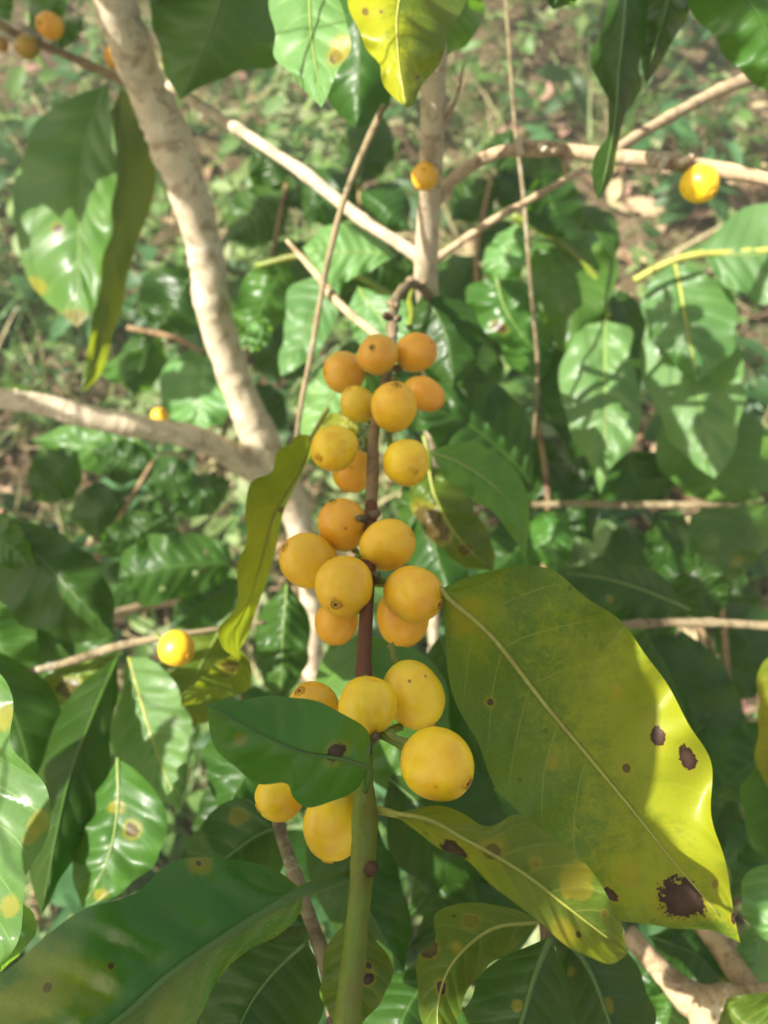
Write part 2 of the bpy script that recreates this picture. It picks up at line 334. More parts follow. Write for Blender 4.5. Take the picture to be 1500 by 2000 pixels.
# ------------------------------------------------------------------ leaves
DEEPER = {}                       # shoot -> factor on all its depths
def prof(t):
    b = math.sin(math.pi * min(1, t ** 0.92)) ** 0.85 if 0 < t < 1 else 0.0
    if t > 0.80: b = b * (1 - 0.30 * math.sin((t - 0.80) / 0.20 * math.pi))
    return b
def gen(bx, by, tx, ty, w, bend=0.0, n=9):
    """generic coffee-leaf outline: base px, tip px, full width px, sideways bend as a share of the length."""
    a = np.array([bx, by], float); b = np.array([tx, ty], float); d = b - a; q = np.array([-d[1], d[0]]) / np.linalg.norm(d)
    L, R, M = [], [], []
    for i in range(n + 1):
        t = i / n; c = a + d * t + q * bend * np.linalg.norm(d) * math.sin(math.pi * t)
        h = w / 2 * prof(t)
        L.append(c - q * h); R.append(c + q * h); M.append(c)
    return L, R, M
def leaf(parent, edges, d, kind='mid', tl=0.0, tr=0.0, ripple=0.0035, waves=3.5, quilt=0.0008, spots=(), rib=None, stalk=None,
         holes=(), label=None, nv=9, nveins=9, shift=None, droop=0.0, ribw=1.0):
    """edges = (left, right[, midrib]) px outlines from base to tip; d = depth at base, middle, tip;
    tl / tr = how much farther the left / right margin lies; spots and holes in px."""
    Lp, Rp = edges[0], edges[1]
    kk = DEEPER.get(parent, 1.0); d = tuple(x * kk for x in d); tl *= kk; tr *= kk
    big = max(np.ptp([p[0] for p in list(Lp) + list(Rp)]), np.ptp([p[1] for p in list(Lp) + list(Rp)]))
    nu = 84 if big > 330 else 54
    Ls, Rs = resample(Lp, nu), resample(Rp, nu)
    Ms = resample(edges[2], nu) if len(edges) > 2 and edges[2] is not None else (Ls + Rs) / 2
    Ms[0] = (Ls[0] + Rs[0]) / 2; Ms[-1] = (Ls[-1] + Rs[-1]) / 2
    ph1, ph2 = random.uniform(0, 6.28), random.uniform(0, 6.28); sd = random.uniform(0, 90)
    db, dm, dt = d
    wid = np.linalg.norm(Ls - Rs, axis=1); wmax = wid.max()
    sc = dm / 0.25
    V, UV, PX = [], [], []
    for i in range(nu + 1):
        u = i / nu
        base = db * (1 - u) * (1 - 2 * u) + 4 * dm * u * (1 - u) + dt * u * (2 * u - 1)
        env = min(1.0, wid[i] / (wmax * 0.45 + 1e-6))
        for j in range(-nv, nv + 1):
            v = j / nv; av = abs(v)
            e = Ls[i] if v < 0 else Rs[i]
            p = Ms[i] + (e - Ms[i]) * av
            ph = ph1 if v < 0 else ph2
            wob = math.sin(u * waves * 6.283 + ph + 1.1 * math.sin(u * 9 + ph)) * env
            out = e - Ms[i]; ln = np.linalg.norm(out) + 1e-6
            p = p + out / ln * wob * av ** 3 * min(5.0, 0.022 * wmax)
            w = u - 0.10 * av - 0.07 * av * av
            q = -quilt * 0.65 * sc * abs(math.sin(math.pi * (w * nveins))) * env * (1 - av ** 4) * min(1, av * 5)
            dd = base + (tl * av ** 1.25 if v < 0 else tr * av ** 1.25) * env + droop * av * av * env
            dd += ripple * sc * wob * av ** 2 + q
            dd += 0.0014 * sc * env * noise.noise(Vector((u * 4 + sd, v * 1.6, sd)))
            V.append(P(p[0], p[1], dd)); UV.append((u, (v + 1) / 2)); PX.append(p)
    W = 2 * nv + 1; PXa = np.array(PX)
    if shift is not None: V = [x + shift for x in V]
    Fc = []
    for i in range(nu):
        for j in range(W - 1):
            a = i * W + j; f = (a, a + 1, a + W + 1, a + W)
            if holes:
                c = PXa[list(f)].mean(0); skip = False
                for (hx, hy, hw, hh) in holes:
                    dx, dy = (c[0] - hx) / hw, (c[1] - hy) / hh
                    if dx * dx + dy * dy < 1: skip = True
                if skip: continue
            Fc.append(f)
    f = Fc[len(Fc) // 2]; nrm = (V[f[1]] - V[f[0]]).cross(V[f[3]] - V[f[0]])
    if nrm.dot(CAM - V[f[0]]) < 0: Fc = [tuple(reversed(x)) for x in Fc]
    sp = []
    for s in spots:                                                     # px spots to blade coordinates
        px, py, r, brown, halo = s[:5]; asp = s[5] if len(s) > 5 else 1.0
        k = int(np.argmin(((PXa - (px, py)) ** 2).sum(1))); i, j = divmod(k, W)
        length = np.linalg.norm(np.diff(Ms, axis=0), axis=1).sum()
        half = np.linalg.norm((Ls[i] if j < nv else Rs[i]) - Ms[i]) + 1
        sp.append((UV[k][0], UV[k][1] * 2 - 1, r * asp / length, r / half, brown, halo))
    root = V[nv]
    o = link('leaf', V, Fc, leaf_mat(kind, sp, nveins), parent, origin=root, uv=UV)
    if label: o['label'] = label
    if rib:
        rows = [V[i * W + nv] for i in range(0, int(nu * 0.96), 2)]
        toward = [(CAM - x).normalized() for x in rows]
        if shift is not None: toward = [SUN] * len(rows)
        m = len(rows); pts = [x + t * 0.0001 for x, t in zip(rows, toward)]
        rr = [0.00105 * sc ** 0.4 * ribw * (1 - 0.8 * i / m) for i in range(m)]
        if stalk is not None:
            a = Vector(stalk) if shift is None or len(stalk) == 3 and isinstance(stalk, Vector) else stalk
            if not isinstance(stalk, Vector): a = P(*stalk)
            st = [a.lerp(pts[0], t) for t in np.linspace(0, 0.92, 7)]
            pts = st + pts; rr = [0.00125 * sc ** 0.4 * ribw] * 7 + rr
        Vt, Ft, Ut = tube_mesh([tuple(x) for x in pts], rr, 8)
        link('midrib', Vt, Ft, rib, o, origin=pts[0], uv=Ut)
    return o

# ------------------------------------------------------------------ ground, litter, weeds
def soil_mat():
    n = N('soil'); tc = n.node('ShaderNodeTexCoord'); o = tc.outputs['Object']
    a = n.noise(o, 5, 6, 0.6); b = n.noise(o, 60, 6, 0.7); c = n.noise(o, 22, 4, 0.6)
    col = n.mix(n.ramp(a, 0.35, 0.65), (0.060, 0.040, 0.024), (0.12, 0.085, 0.05))
    col = n.mix(n.ramp(b, 0.45, 0.75), col, (0.30, 0.23, 0.14))
    col = n.mix(n.math('MULTIPLY', n.ramp(c, 0.52, 0.66), 0.6), col, (0.055, 0.085, 0.022))
    bp = n.bump(n.math('ADD', b, c), 0.9, 0.02)
    return n.done(n.principled(**{'Base Color': col, 'Roughness': 0.95, 'Normal': bp, 'Specular IOR Level': 0.1}))
def ground_h(x, y):
    return 0.035 * noise.noise(Vector((x * 1.7, y * 1.7, 3))) + 0.018 * noise.noise(Vector((x * 6, y * 6, 9)))
def ground():
    xs = np.concatenate([np.linspace(-40, -3, 14)[:-1], np.linspace(-3, 3, 110), np.linspace(3, 40, 14)[1:]])
    ys = np.concatenate([np.linspace(-20, -1, 10)[:-1], np.linspace(-1, 5, 110), np.linspace(5, 60, 16)[1:]])
    V = [(x, y, ground_h(x, y)) for y in ys for x in xs]; w = len(xs)
    Fc = [(j * w + i, j * w + i + 1, (j + 1) * w + i + 1, (j + 1) * w + i) for j in range(len(ys) - 1) for i in range(w - 1)]
    tag(link('ground', V, Fc, soil_mat()), kind='structure')
ground()

class Sheet:
    """collects many small blades of uncountable growth into one mesh."""
    def __init__(s): s.V, s.F, s.M = [], [], []
    def blade(s, base, direction, normal, length, width, m, curl=0.3, n=4, shape=0):
        d = direction.normalized(); side = d.cross(normal).normalized(); nn = side.cross(d).normalized()
        k = len(s.V); fold = random.uniform(0.05, 0.35)
        for i in range(n + 1):
            t = i / n
            w = width / 2 * ((math.sin(math.pi * (0.05 + 0.95 * t)) ** 0.8) if shape == 0 else (1 - t) ** 0.7 + 0.02)
            if i == n: w = width * 0.02
            c = base + d * (length * t) - nn * (curl * length * t * t)
            s.V += [tuple(c - side * w + nn * (w * fold)), tuple(c), tuple(c + side * w + nn * (w * fold))]
            if i:
                a = k + 3 * (i - 1)
                s.F += [(a, a + 1, a + 4, a + 3), (a + 1, a + 2, a + 5, a + 4)]; s.M += [m, m]
    def build(s, name, mats, label=None, cat=None):
        o = link(name, s.V, s.F, mats, fmat=s.M); return tag(o, label, cat, kind='stuff')
def rdir(up=0.5):
    a = random.uniform(0, 6.283); return Vector((math.cos(a), math.sin(a), up)).normalized()
def spot():
    return random.uniform(-500, 2000), random.uniform(-420, 2400)
def weedy(px, py):
    """how green the ground is there (0 bare .. 1 thick): thick weeds upper left and top, litter in the middle and right."""
    g = ground_at(px, py)
    v = 0.92 + 0.55 * noise.noise(Vector((g.x * 3.1, g.y * 3.1, 5)))
    if px > 1150 and py > 210: v -= 0.40
    if py > 850: v -= 0.25
    if px < 450 and py < 800: v += 0.25
    if py < 210 and px > 850: v += 0.35
    return v

lit = Sheet()
for _ in range(3400):
    px, py = spot()
    if random.random() < weedy(px, py) - 0.22: continue
    g = ground_at(px, py); g.z = ground_h(g.x, g.y) + random.uniform(0.002, 0.03)
    d = rdir(random.uniform(-0.15, 0.35)); nm = (Vector((0, 0, 1)) + Vector((random.uniform(-.5, .5), random.uniform(-.5, .5), 0))).normalized()
    L = random.uniform(0.025, 0.10)
    lit.blade(g, d, nm, L, L * random.uniform(0.25, 0.48), random.choice((0, 0, 1, 1, 2, 3)), random.uniform(-0.3, 0.5))
for _ in range(1500):                                             # dry stalks
    px, py = spot(); g = ground_at(px, py); g.z = ground_h(g.x, g.y) + random.uniform(0.004, 0.05)
    lit.blade(g, rdir(random.uniform(-0.1, 0.3)), rdir(2), random.uniform(0.06, 0.25), random.uniform(0.002, 0.005), random.choice((1, 3, 3)), random.uniform(-.1, .2), 4, 1)
lit.build('leaf_litter', [plain('litter_brown', (0.20, 0.115, 0.065)), plain('litter_tan', (0.36, 0.25, 0.15)), plain('litter_pink', (0.30, 0.17, 0.13)), plain('litter_straw', (0.46, 0.37, 0.20))],
          'dry brown and tan fallen leaves and stalks covering the soil', 'leaf litter')
wds = Sheet()
for _ in range(2500):
    px, py = spot(); v = weedy(px, py)
    if random.random() > v: continue
    g = ground_at(px, py); g.z = ground_h(g.x, g.y); big = 0.6 + 1.3 * max(0, noise.noise(Vector((g.x * 2.3, g.y * 2.3, 17))) + .25) + random.uniform(0, .5)
    hgt = random.uniform(0.03, 0.12) * big; m0 = random.choice((0, 0, 1, 1, 2, 2, 3))
    top = g + Vector((random.uniform(-.5, .5) * hgt, random.uniform(-.5, .5) * hgt, hgt))
    wds.blade(g, top - g, rdir(0), (top - g).length, 0.0025, 4, 0.05, 3, 1)
    for k in range(random.randint(7, 18)):
        f = random.uniform(0.25, 1.0); q = g.lerp(top, f) + rdir(0) * random.uniform(0, 0.02) * big
        L = random.uniform(0.012, 0.040) * big
        wds.blade(q, rdir(random.uniform(-0.2, 0.6)), (Vector((0, 0, 1)) + rdir(0) * 0.6).normalized(), L, L * random.uniform(0.30, 0.62), m0 if random.random() < .8 else random.randint(0, 3), random.uniform(0, 0.5))
for _ in range(420):                                              # broad leaved herbs, darker, mostly at the top right and under the bush
    px, py = spot(); g = ground_at(px, py); g.z = ground_h(g.x, g.y)
    if noise.noise(Vector((g.x * 2, g.y * 2, 31))) < (-.3 if 850 < px < 1350 and py < 330 else 0.05 if px < 800 else -.05): continue
    hgt = random.uniform(.08, .22); m0 = random.choice((0, 2, 2, 5))
    for k in range(random.randint(6, 14)):
        q = g + Vector((0, 0, hgt * random.uniform(.3, 1))) + rdir(0) * random.uniform(0, .05); L = random.uniform(.04, .10)
        wds.blade(q, rdir(random.uniform(-.4, .5)), (Vector((0, 0, 1)) + rdir(0) * .5).normalized(), L, L * random.uniform(.3, .5), m0, random.uniform(.1, .6), 6)
wds.build('undergrowth', [plain('weed_green', (0.10, 0.185, 0.045), 0.5, .3, (0.22, 0.42, 0.05)), plain('weed_pale', (0.19, 0.27, 0.09), 0.55, .3, (0.30, 0.42, 0.10)),
                          plain('weed_deep', (0.034, 0.092, 0.026), 0.45, .3, (0.10, 0.30, 0.03)), plain('weed_dusty', (0.25, 0.29, 0.14), 0.6, .3, (0.30, 0.36, 0.12)), plain('weed_stem', (0.20, 0.19, 0.08)), plain('herb_green', (0.06, 0.15, 0.055), 0.4, .3, (0.12, 0.34, 0.06))],
          'low pale green weeds growing through the dry litter', 'weeds')
grs = Sheet()
for _ in range(1900):
    px, py = spot()
    v = weedy(px, py)
    if random.random() > v: continue
    g = ground_at(px, py); g.z = ground_h(g.x, g.y); m0 = random.choice((0, 0, 1, 2))
    for k in range(random.randint(3, 8)):
        grs.blade(g + rdir(0) * random.uniform(0, 0.02), rdir(random.uniform(0.2, 2.2)), rdir(0.6), random.uniform(0.07, 0.24), random.uniform(0.004, 0.012), m0, random.uniform(0.1, 0.6), 6, 1)
grs.build('grass', [plain('grass_green', (0.10, 0.20, 0.05), 0.5, .3, (0.20, 0.42, 0.05)), plain('grass_pale', (0.22, 0.28, 0.11), 0.55, .3, (0.32, 0.42, 0.10)), plain('grass_straw', (0.42, 0.36, 0.20), 0.7, .3, (0.4, 0.34, 0.14))],
          'thin pale green grass blades among the weeds', 'grass')

# ------------------------------------------------------------------ the two upright coffee trees
t1 = thing('coffee_tree', P(610, 1180, .86), 'pale bare coffee trunk leaning across the left, with a grey brown side limb', 'coffee tree')
tube('trunk', [(190, -120, .42, 87), (232, 30, .45, 82), (288, 170, .49, 81), (352, 330, .53, 76), (394, 460, .57, 69), (416, 600, .61, 69), (452, 720, .65, 64), (500, 840, .69, 64), (545, 930, .73, 62), (580, 1010, .77, 50), (605, 1130, .82, 45), (612, 1330, .92, 42), (615, 1600, 1.1, 39)],
     M_PALE, t1, 28, 220, 0.15, (.12, .36, .45, .5, .62), .13)
tube('limb', [(-120, 742, .555, 39), (0, 778, .57, 40), (90, 792, .58, 42), (200, 820, .60, 44), (300, 838, .625, 42), (400, 862, .66, 46), (480, 905, .70, 56), (545, 945, .735, 60)], M_PALE, t1, 18, 120, 0.09, (.3, .45, .62), .16)
tube('limb', [(168, -140, .42, 34), (205, -10, .44, 34), (228, 70, .455, 34), (262, 140, .475, 44), (300, 200, .50, 50)], M_PALE, t1, 12, 40, 0.12)
tube('twig', [(560, 1050, .80, 25), (480, 1130, .74, 24), (400, 1160, .70, 22), (300, 1180, .66, 20), (200, 1205, .62, 17)], M_TWIG, t1, 10, 40, 0.12)
def stub(px, py, d, dx, dy, w, parent, mat=None):
    tube('twig_stub', [(px, py, d, w), (px + dx * .6, py + dy * .6, d - .004, w * .8), (px + dx, py + dy, d - .008, w * .5)], mat or M_PALE, parent, 8, 8, .15)
stub(36, 786, .62, -3, -24, 16, t1);

t2 = thing('coffee_tree', P(838, 620, .46), 'thin upright coffee stem behind the topmost cherries, forking into pale side twigs', 'coffee tree')
tube('trunk', [(850, -80, .30, 44), (850, 60, .325, 46), (846, 200, .35, 48), (842, 320, .375, 46), (838, 400, .40, 44), (834, 480, .42, 46), (832, 545, .44, 46), (838, 640, .48, 38), (842, 760, .55, 32), (846, 1000, .68, 24), (848, 1500, .9, 18)], M_PALT, t2, 16, 90, 0.09, (.36, .45, .52), .14)  # bark darkened in place of shade on the upper trunk
tube('side_twig', [(330, 165, .47, 20), (400, 212, .465, 20), (470, 256, .46, 22), (540, 302, .455, 22), (604, 346, .452, 25), (700, 424, .445, 24), (770, 470, .44, 24), (826, 506, .44, 30)], M_PALT, t2, 12, 60, 0.08, (.28, .55, .78), .16)
tube('side_twig', [(836, 420, .405, 25), (866, 372, .40, 26), (910, 330, .395, 26), (968, 300, .39, 25), (1040, 290, .385, 26), (1120, 296, .38, 28), (1220, 308, .378, 30), (1320, 316, .375, 28), (1400, 330, .37, 28), (1480, 346, .365, 26), (1640, 380, .36, 25)], M_TWIG, t2, 12, 80, 0.09, (.30, .33, .62, .76), .22)
tube('side_twig', [(842, 512, .44, 16), (900, 472, .44, 15), (960, 432, .44, 15), (1010, 404, .445, 14), (1060, 376, .45, 13), (1140, 330, .455, 11)], M_TWIG, t2, 10, 40, 0.1, (.5, .7), .2)
tube('side_twig', [(1190, 302, .382, 21), (1250, 262, .40, 21), (1320, 222, .42, 22), (1400, 180, .44, 23), (1470, 152, .455, 25), (1600, 110, .48, 25)], M_TWIG, t2, 10, 40, 0.1, (.3, .55, .68), .2)
tube('twig_stub', [(852, 260, .362, 13), (872, 232, .358, 11), (892, 190, .355, 8), (905, 130, .35, 7)], M_TWIG, t2, 8, 20, .1)
for q in ((1018, 300, .384, -8, -30, 16), (1048, 284, .384, 22, 10, 20), (1300, 312, .372, -14, 22, 16), (1330, 318, .370, 22, -14, 18)): stub(*q, t2)

# loose thin twigs that cross in front
def lone_twig(path, label, mat=M_TWIG, nodes=(), name='dry_twig', cat='twig', rough=.08):
    o = tube(name, path, mat, None, 9, 50, rough, nodes, .3)
    return tag(o, label, cat)
lone_twig([(750, 205, .36, 11), (735, 240, .36, 15), (705, 305, .365, 14), (672, 390, .37, 13), (645, 490, .375, 12), (625, 590, .38, 11), (606, 700, .385, 11), (588, 790, .39, 10), (574, 900, .40, 8)], 'thin straight dry twig slanting across the pale forked twig', M_DULL, nodes=(.35, .6))
lone_twig([(560, 470, .40, 8), (594, 508, .395, 13), (625, 545, .39, 15), (652, 582, .385, 17), (690, 618, .38, 17), (735, 655, .37, 16), (775, 700, .37, 14)], 'short pale twig pointing down to the uppermost cherries', nodes=(.45,))
lone_twig([(985, -40, .50, 6), (996, 120, .50, 6), (1004, 230, .50, 7), (1016, 330, .50, 7), (1024, 400, .505, 8), (1030, 480, .51, 7), (1040, 600, .53, 7), (1050, 720, .55, 8), (1042, 860, .58, 4)], 'long thin twig hanging straight down behind the right hand side twig', M_DULL, nodes=(.45, .55))

# ------------------------------------------------------------------ the fruiting branch
fb = thing('fruiting_branch', P(830, 575, .40), 'knobbly brown coffee branch hanging towards the viewer with spotted leaves at its green end', 'coffee branch')
tube('stem', [(836, 578, .43, 22), (822, 560, .41, 18), (797, 558, .385, 18), (774, 584, .36, 19), (766, 625, .34, 19), (766, 665, .325, 19), (760, 720, .31, 20)], M_KNOT, fb, 12, 40, 0.16, (.25, .42, .6, .78), .35)
tube('stem', [(760, 720, .31, 20), (742, 790, .29, 20), (730, 850, .275, 21), (728, 920, .26, 25), (725, 985, .247, 25)], M_STEMB, fb, 12, 40, 0.05, (.55,), .1)
tube('stem', [(725, 985, .247, 25), (722, 1060, .235, 25), (719, 1140, .222, 26), (714, 1220, .21, 28), (711, 1300, .20, 29), (712, 1400, .188, 28), (714, 1480, .178, 27)], M_STEMR, fb, 12, 50, 0.04, (.28, .72), .16)
tube('stem', [(714, 1480, .178, 28), (712, 1540, .170, 36), (712, 1600, .162, 46), (710, 1660, .156, 50), (704, 1740, .149, 44), (694, 1840, .141, 46), (684, 1930, .134, 48), (672, 2040, .127, 52), (655, 2200, .118, 54)], M_STEMG, fb, 16, 70, 0.04, (.16, .24), .14)
for (x, y, d, r) in ((762, 592, .350, 13), (784, 566, .372, 12), (822, 552, .40, 13), (756, 618, .338, 11), (778, 622, .338, 10), (800, 548, .385, 12), (752, 700, .312, 14), (778, 722, .305, 13)):
    stub(x, y, d, random.uniform(-14, 14), random.uniform(-12, 14), r * 1.5, fb, M_KNOT)
tube('flower_bud', [(800, 640, .345, 14), (803, 610, .35, 15), (799, 588, .355, 14), (806, 566, .36, 8)], M_STEMG, fb, 8, 14, .25)
tube('twig_scar', [(722, 1700, .1505, 26), (729, 1692, .1490, 24), (732, 1690, .1482, 10)], M_SCARD, fb, 10, 8, .1)
for y in (1010, 1130, 1420, 1445):                                       # dark bracts where the fruit sits
    d = float(np.interp(y, [985, 1480], [.247, .178]))
    stub(722, y, d, 16, -8, 24, fb, M_KNOT); stub(718, y + 6, d, -18, -4, 24, fb, M_KNOT)

# big spotted leaf on the right
leaf(fb, ([(862, 1150), (920, 1122), (1000, 1108), (1080, 1118), (1150, 1165), (1205, 1212), (1262, 1272), (1300, 1340), (1345, 1405), (1385, 1490), (1390, 1585), (1415, 1665), (1426, 1750), (1446, 1842)],
          [(862, 1150), (868, 1250), (892, 1370), (930, 1455), (978, 1545), (1050, 1640), (1110, 1720), (1200, 1795), (1300, 1812), (1385, 1815), (1446, 1842)],
          [(862, 1150), (880, 1172), (960, 1242), (1060, 1370), (1150, 1478), (1230, 1575), (1310, 1675), (1390, 1770), (1446, 1842)]),
     (.214, .206, .212), 'aging', tl=-.006, tr=.010, waves=5.5, ripple=.0045, quilt=.0009, rib=M_RIBY, stalk=(735, 1140, .226), nv=14, nveins=10, ribw=.9,
     spots=[(1370, 1560, 210, -.8, 1.3, 1.9), (1300, 1740, 110, -.6, 1.3, 1.5), (920, 1210, 60, -.5, 1.3, 1.5), (1290, 1438, 17, 1, 1.6), (1346, 1482, 16, 1, 1.6, 1.3), (1340, 1762, 38, 1, 1.4, 1.3), (1220, 1500, 8, .8, 3), (1205, 1345, 8, 0, 2.2), (1225, 1710, 14, 0, 2.4), (960, 1370, 7, .9, 2.6), (905, 1205, 26, 0, 1.7), (1198, 1750, 10, 1, 1.8, 1.8), (1395, 1722, 8, .4, 2.4), (1432, 1790, 9, 1, 2), (1080, 1490, 9, 0, 2.2)],  # right-edge yellow is leaf yellowing plus painted sunlight
     label='big yellowing leaf with brown holes and a dark withered tip')
# folded leaf at the lower right
leaf(fb, ([(770, 1588), (840, 1574), (900, 1588), (955, 1612), (1005, 1590), (1040, 1606), (1110, 1662), (1172, 1722), (1205, 1785), (1224, 1856)],
          [(770, 1592), (840, 1645), (900, 1672), (950, 1722), (1000, 1758), (1060, 1802), (1120, 1856), (1185, 1882), (1224, 1866)],
          [(770, 1590), (840, 1604), (905, 1640), (965, 1672), (1030, 1712), (1100, 1765), (1165, 1815), (1224, 1860)]),
     (.160, .148, .150), 'olive', tl=.006, tr=-.010, ripple=.006, waves=2.5, quilt=.0008, rib=M_RIBY, stalk=(730, 1580, .165), nv=12, ribw=.8,
     spots=[(1125, 1725, 32, .08, 1.25), (890, 1660, 15, 1, 2.6, 1.9), (955, 1668, 12, .6, 2.4, 1.6), (1100, 1822, 22, 0, 1.6), (1130, 1828, 6, 1, 1.5), (1045, 1685, 8, .2, 2.5), (1180, 1785, 7, .5, 1.8)],
     label='narrow folded leaf with rusty yellow spots below the largest cherry')
# small dark leaf lying over the lower cherries
leaf(fb, ([(722, 1500), (722, 1455), (705, 1415), (660, 1384), (612, 1364), (550, 1362), (480, 1364), (432, 1368), (404, 1376)],
          [(722, 1500), (690, 1548), (645, 1570), (600, 1582), (572, 1562), (558, 1530), (500, 1526), (452, 1497), (418, 1452), (404, 1376)],
          [(722, 1500), (665, 1482), (590, 1470), (520, 1440), (455, 1405), (404, 1376)]),
     (.160, .150, .146), 'gloss', tl=.004, tr=.006, ripple=.0035, quilt=.0009, rib=M_RIBD, stalk=(714, 1545, .163), nv=12, nveins=7, ribw=.7, waves=2.2,
     spots=[(655, 1468, 21, 1, 2.0, .7), (470, 1440, 10, .15, 1.6)],  # dark spot painted for the shade seen through the slit
     label='small dark green leaf with a slit hole painted dark lying over the lower cherries')
# big glossy leaf at the lower left
leaf(fb, ([(590, 1738), (530, 1692), (455, 1674), (390, 1676), (330, 1692), (262, 1740), (165, 1775), (92, 1832), (40, 1880), (-30, 1940), (-90, 2050), (-130, 2180)],
          [(590, 1742), (587, 1785), (545, 1830), (485, 1862), (432, 1912), (385, 1990), (300, 2080), (180, 2180), (20, 2230), (-130, 2180)],
          [(590, 1740), (510, 1785), (430, 1835), (330, 1905), (240, 1985), (120, 2070), (0, 2140), (-130, 2180)]),
     (.150, .135, .128), 'gloss', tl=.010, tr=.026, ripple=.004, waves=2.6, quilt=.0016, rib=M_RIBD, stalk=(682, 1712, .156), nv=14, nveins=8, ribw=1.3,
     spots=[(95, 1925, 75, -.65, 1.4), (190, 1935, 50, -.4, 1.3), (60, 1870, 30, -.35, 1.3), (330, 1990, 40, -.4, 1.4), (450, 1880, 30, -.35, 1.4), (88, 1930, 9, .7, 2.5), (0, 2010, 85, -.7, 1.2), (385, 1683, 18, .0, 1.6), (386, 1682, 5, .9, 2), (545, 1842, 20, -.4, 1.3, 2.0), (220, 1890, 7, 1, 1.4)],
     label='big glossy dark leaf with a yellow patch beneath the cherries')

# ------------------------------------------------------------------ cherries
def cherry(px, py, R, d, axis, e=1.05, col=(0.70, 0.42, 0.018), blush=0.2, scar=1.0, label='', seed=None, group='yellow coffee cherries on the fruiting branch', dark=False):
    """R equatorial radius in px, axis = (right, up, towards the viewer) of the flower end, e = length / width."""
    seed = random.uniform(0, 99) if seed is None else seed
    r = R / F * d * 1.0
    z = (RIGHT * axis[0] + UP * axis[1] - FWD * axis[2]).normalized()
    root = thing('coffee_cherry', P(px, py, d), label, 'coffee cherry', group)
    root.rotation_mode = 'QUATERNION'; root.rotation_quaternion = z.to_track_quat('Z', 'Y')
    def part(name, V, Fc, mat, uv=None):
        me = bpy.data.meshes.new(name); me.from_pydata(np.array([tuple(v) for v in V], dtype=float).tolist(), [], Fc); me.materials.append(mat)
        me.polygons.foreach_set('use_smooth', [True] * len(me.polygons)); me.update()
        o = bpy.data.objects.new(name, me); COL.objects.link(o); o.parent = root; return o
    nt, npz = 40, 26; V = []; h = r * e
    for i in range(npz + 1):
        a = math.pi * i / npz; cz = -math.cos(a)
        rr = r * max(0.0, math.sin(a)) ** 0.94
        zz = h * cz
        zz -= h * 0.05 * math.exp(-((1 - cz) / 0.03)) * (1 if cz > 0 else 0)          # shallow dimple under the scar
        for j in range(nt):
            b = 2 * math.pi * j / nt
            k = 1 + 0.10 * noise.noise(Vector((math.cos(b) * 0.9 + seed, math.sin(b) * 0.9, cz * 0.9))) - 0.022 * abs(math.cos(b)) ** 6
            V.append((rr * math.cos(b) * k, rr * math.sin(b) * k * 0.985, zz * (1 + 0.03 * noise.noise(Vector((seed, math.cos(b), math.sin(b)))))))
    Fc = [(i * nt + j, i * nt + (j + 1) % nt, (i + 1) * nt + (j + 1) % nt, (i + 1) * nt + j) for i in range(npz) for j in range(nt)]
    s = part('skin', V, Fc, M_CHERRY); s.color = (*col, blush)
    # flower scar: a ringed disc on the tip
    zt = h * 0.975
    pr = [(0.0, .00035), (.0005, .00030), (.0006, .00010), (.0010, .00012), (.0012, .00040), (.0015, .00040), (.0018, .00005), (.0020, -.0006)]
    k = r / 0.0085 * scar; V = []; m = 18
    for q, (a, b) in enumerate(pr):
        for j in range(m):
            t = 2 * math.pi * j / m; w = 1 + 0.10 * math.sin(3 * t + seed) + 0.06 * math.sin(7 * t + seed)
            V.append((a * k * w * math.cos(t), a * k * w * math.sin(t), zt + b * k))
    Fc = [(q * m + (j + 1) % m, q * m + j, (q + 1) * m + j, (q + 1) * m + (j + 1) % m) for q in range(len(pr) - 1) for j in range(m)]
    if scar > 0:
        o = part('flower_scar', V, Fc, M_SCARF); o.data.materials.append(M_SCAR); o.data.materials.append(M_SCARD)
        rings = {1: (2, 2, 1, 2, 1, 0, 0), 2: (1, 0, 0, 0, 0, 0, 0)}.get(int(dark), (2, 1, 0, 1, 1, 0, 0))   # dot, tan disc, brown ring
        o.data.polygons.foreach_set('material_index', [rings[q // m] for q in range(len(Fc))])
    # stalk
    pts = [(0.0004 * math.sin(q * 1.3 + seed), 0.0003 * q, -h * 0.94 - q * 0.0011) for q in range(6)]
    Vs, Fs, Us = tube_mesh(pts, [.0011 * r / .008] * 2 + [.0009 * r / .008] * 3 + [.0011 * r / .008], 10, .08, seed)
    part('stalk', Vs, Fs, M_STEMG)
    return root
Y = (0.88, 0.60, 0.012); O = (0.84, 0.42, 0.016); YO = (0.86, 0.51, 0.013); G = (0.70, 0.50, 0.015); T = (0.70, 0.39, 0.024)
cherry(672, 727, 41, .305, (-.75, .0, .35), 1.02, T, .15, 0.9, 'dull tan cherry, leftmost in the uppermost cluster', dark=2)
cherry(737, 693, 40, .290, (-.25, .15, .95), 1.0, T, .25, .85, 'tan cherry with its dark flower scar facing out, in the uppermost cluster', dark=True)
cherry(812, 688, 38, .298, (.85, .25, .15), 1.10, O, .55, .9, 'orange cherry blushing red on one side, right of the topmost scarred cherry', dark=2)
cherry(699, 790, 34, .288, (-.35, .55, .4), 1.13, G, .0, .8, 'small greenish yellow cherry between a tan cherry and the second cluster', dark=2)
cherry(770, 795, 46, .272, (.10, .72, .62), 1.10, YO, .15, 1.0, 'plump yellow orange cherry with a ringed scar on its top')
cherry(828, 769, 33, .288, (.88, -.40, .05), 1.30, O, .75, 1.1, 'pointed orange cherry with a dark tip jutting out to the right', dark=True)
cherry(690, 920, 42, .280, (-.2, -.5, .1), 1.03, O, .2, .9, 'shaded orange cherry half hidden behind a yellow one by the brown stem')
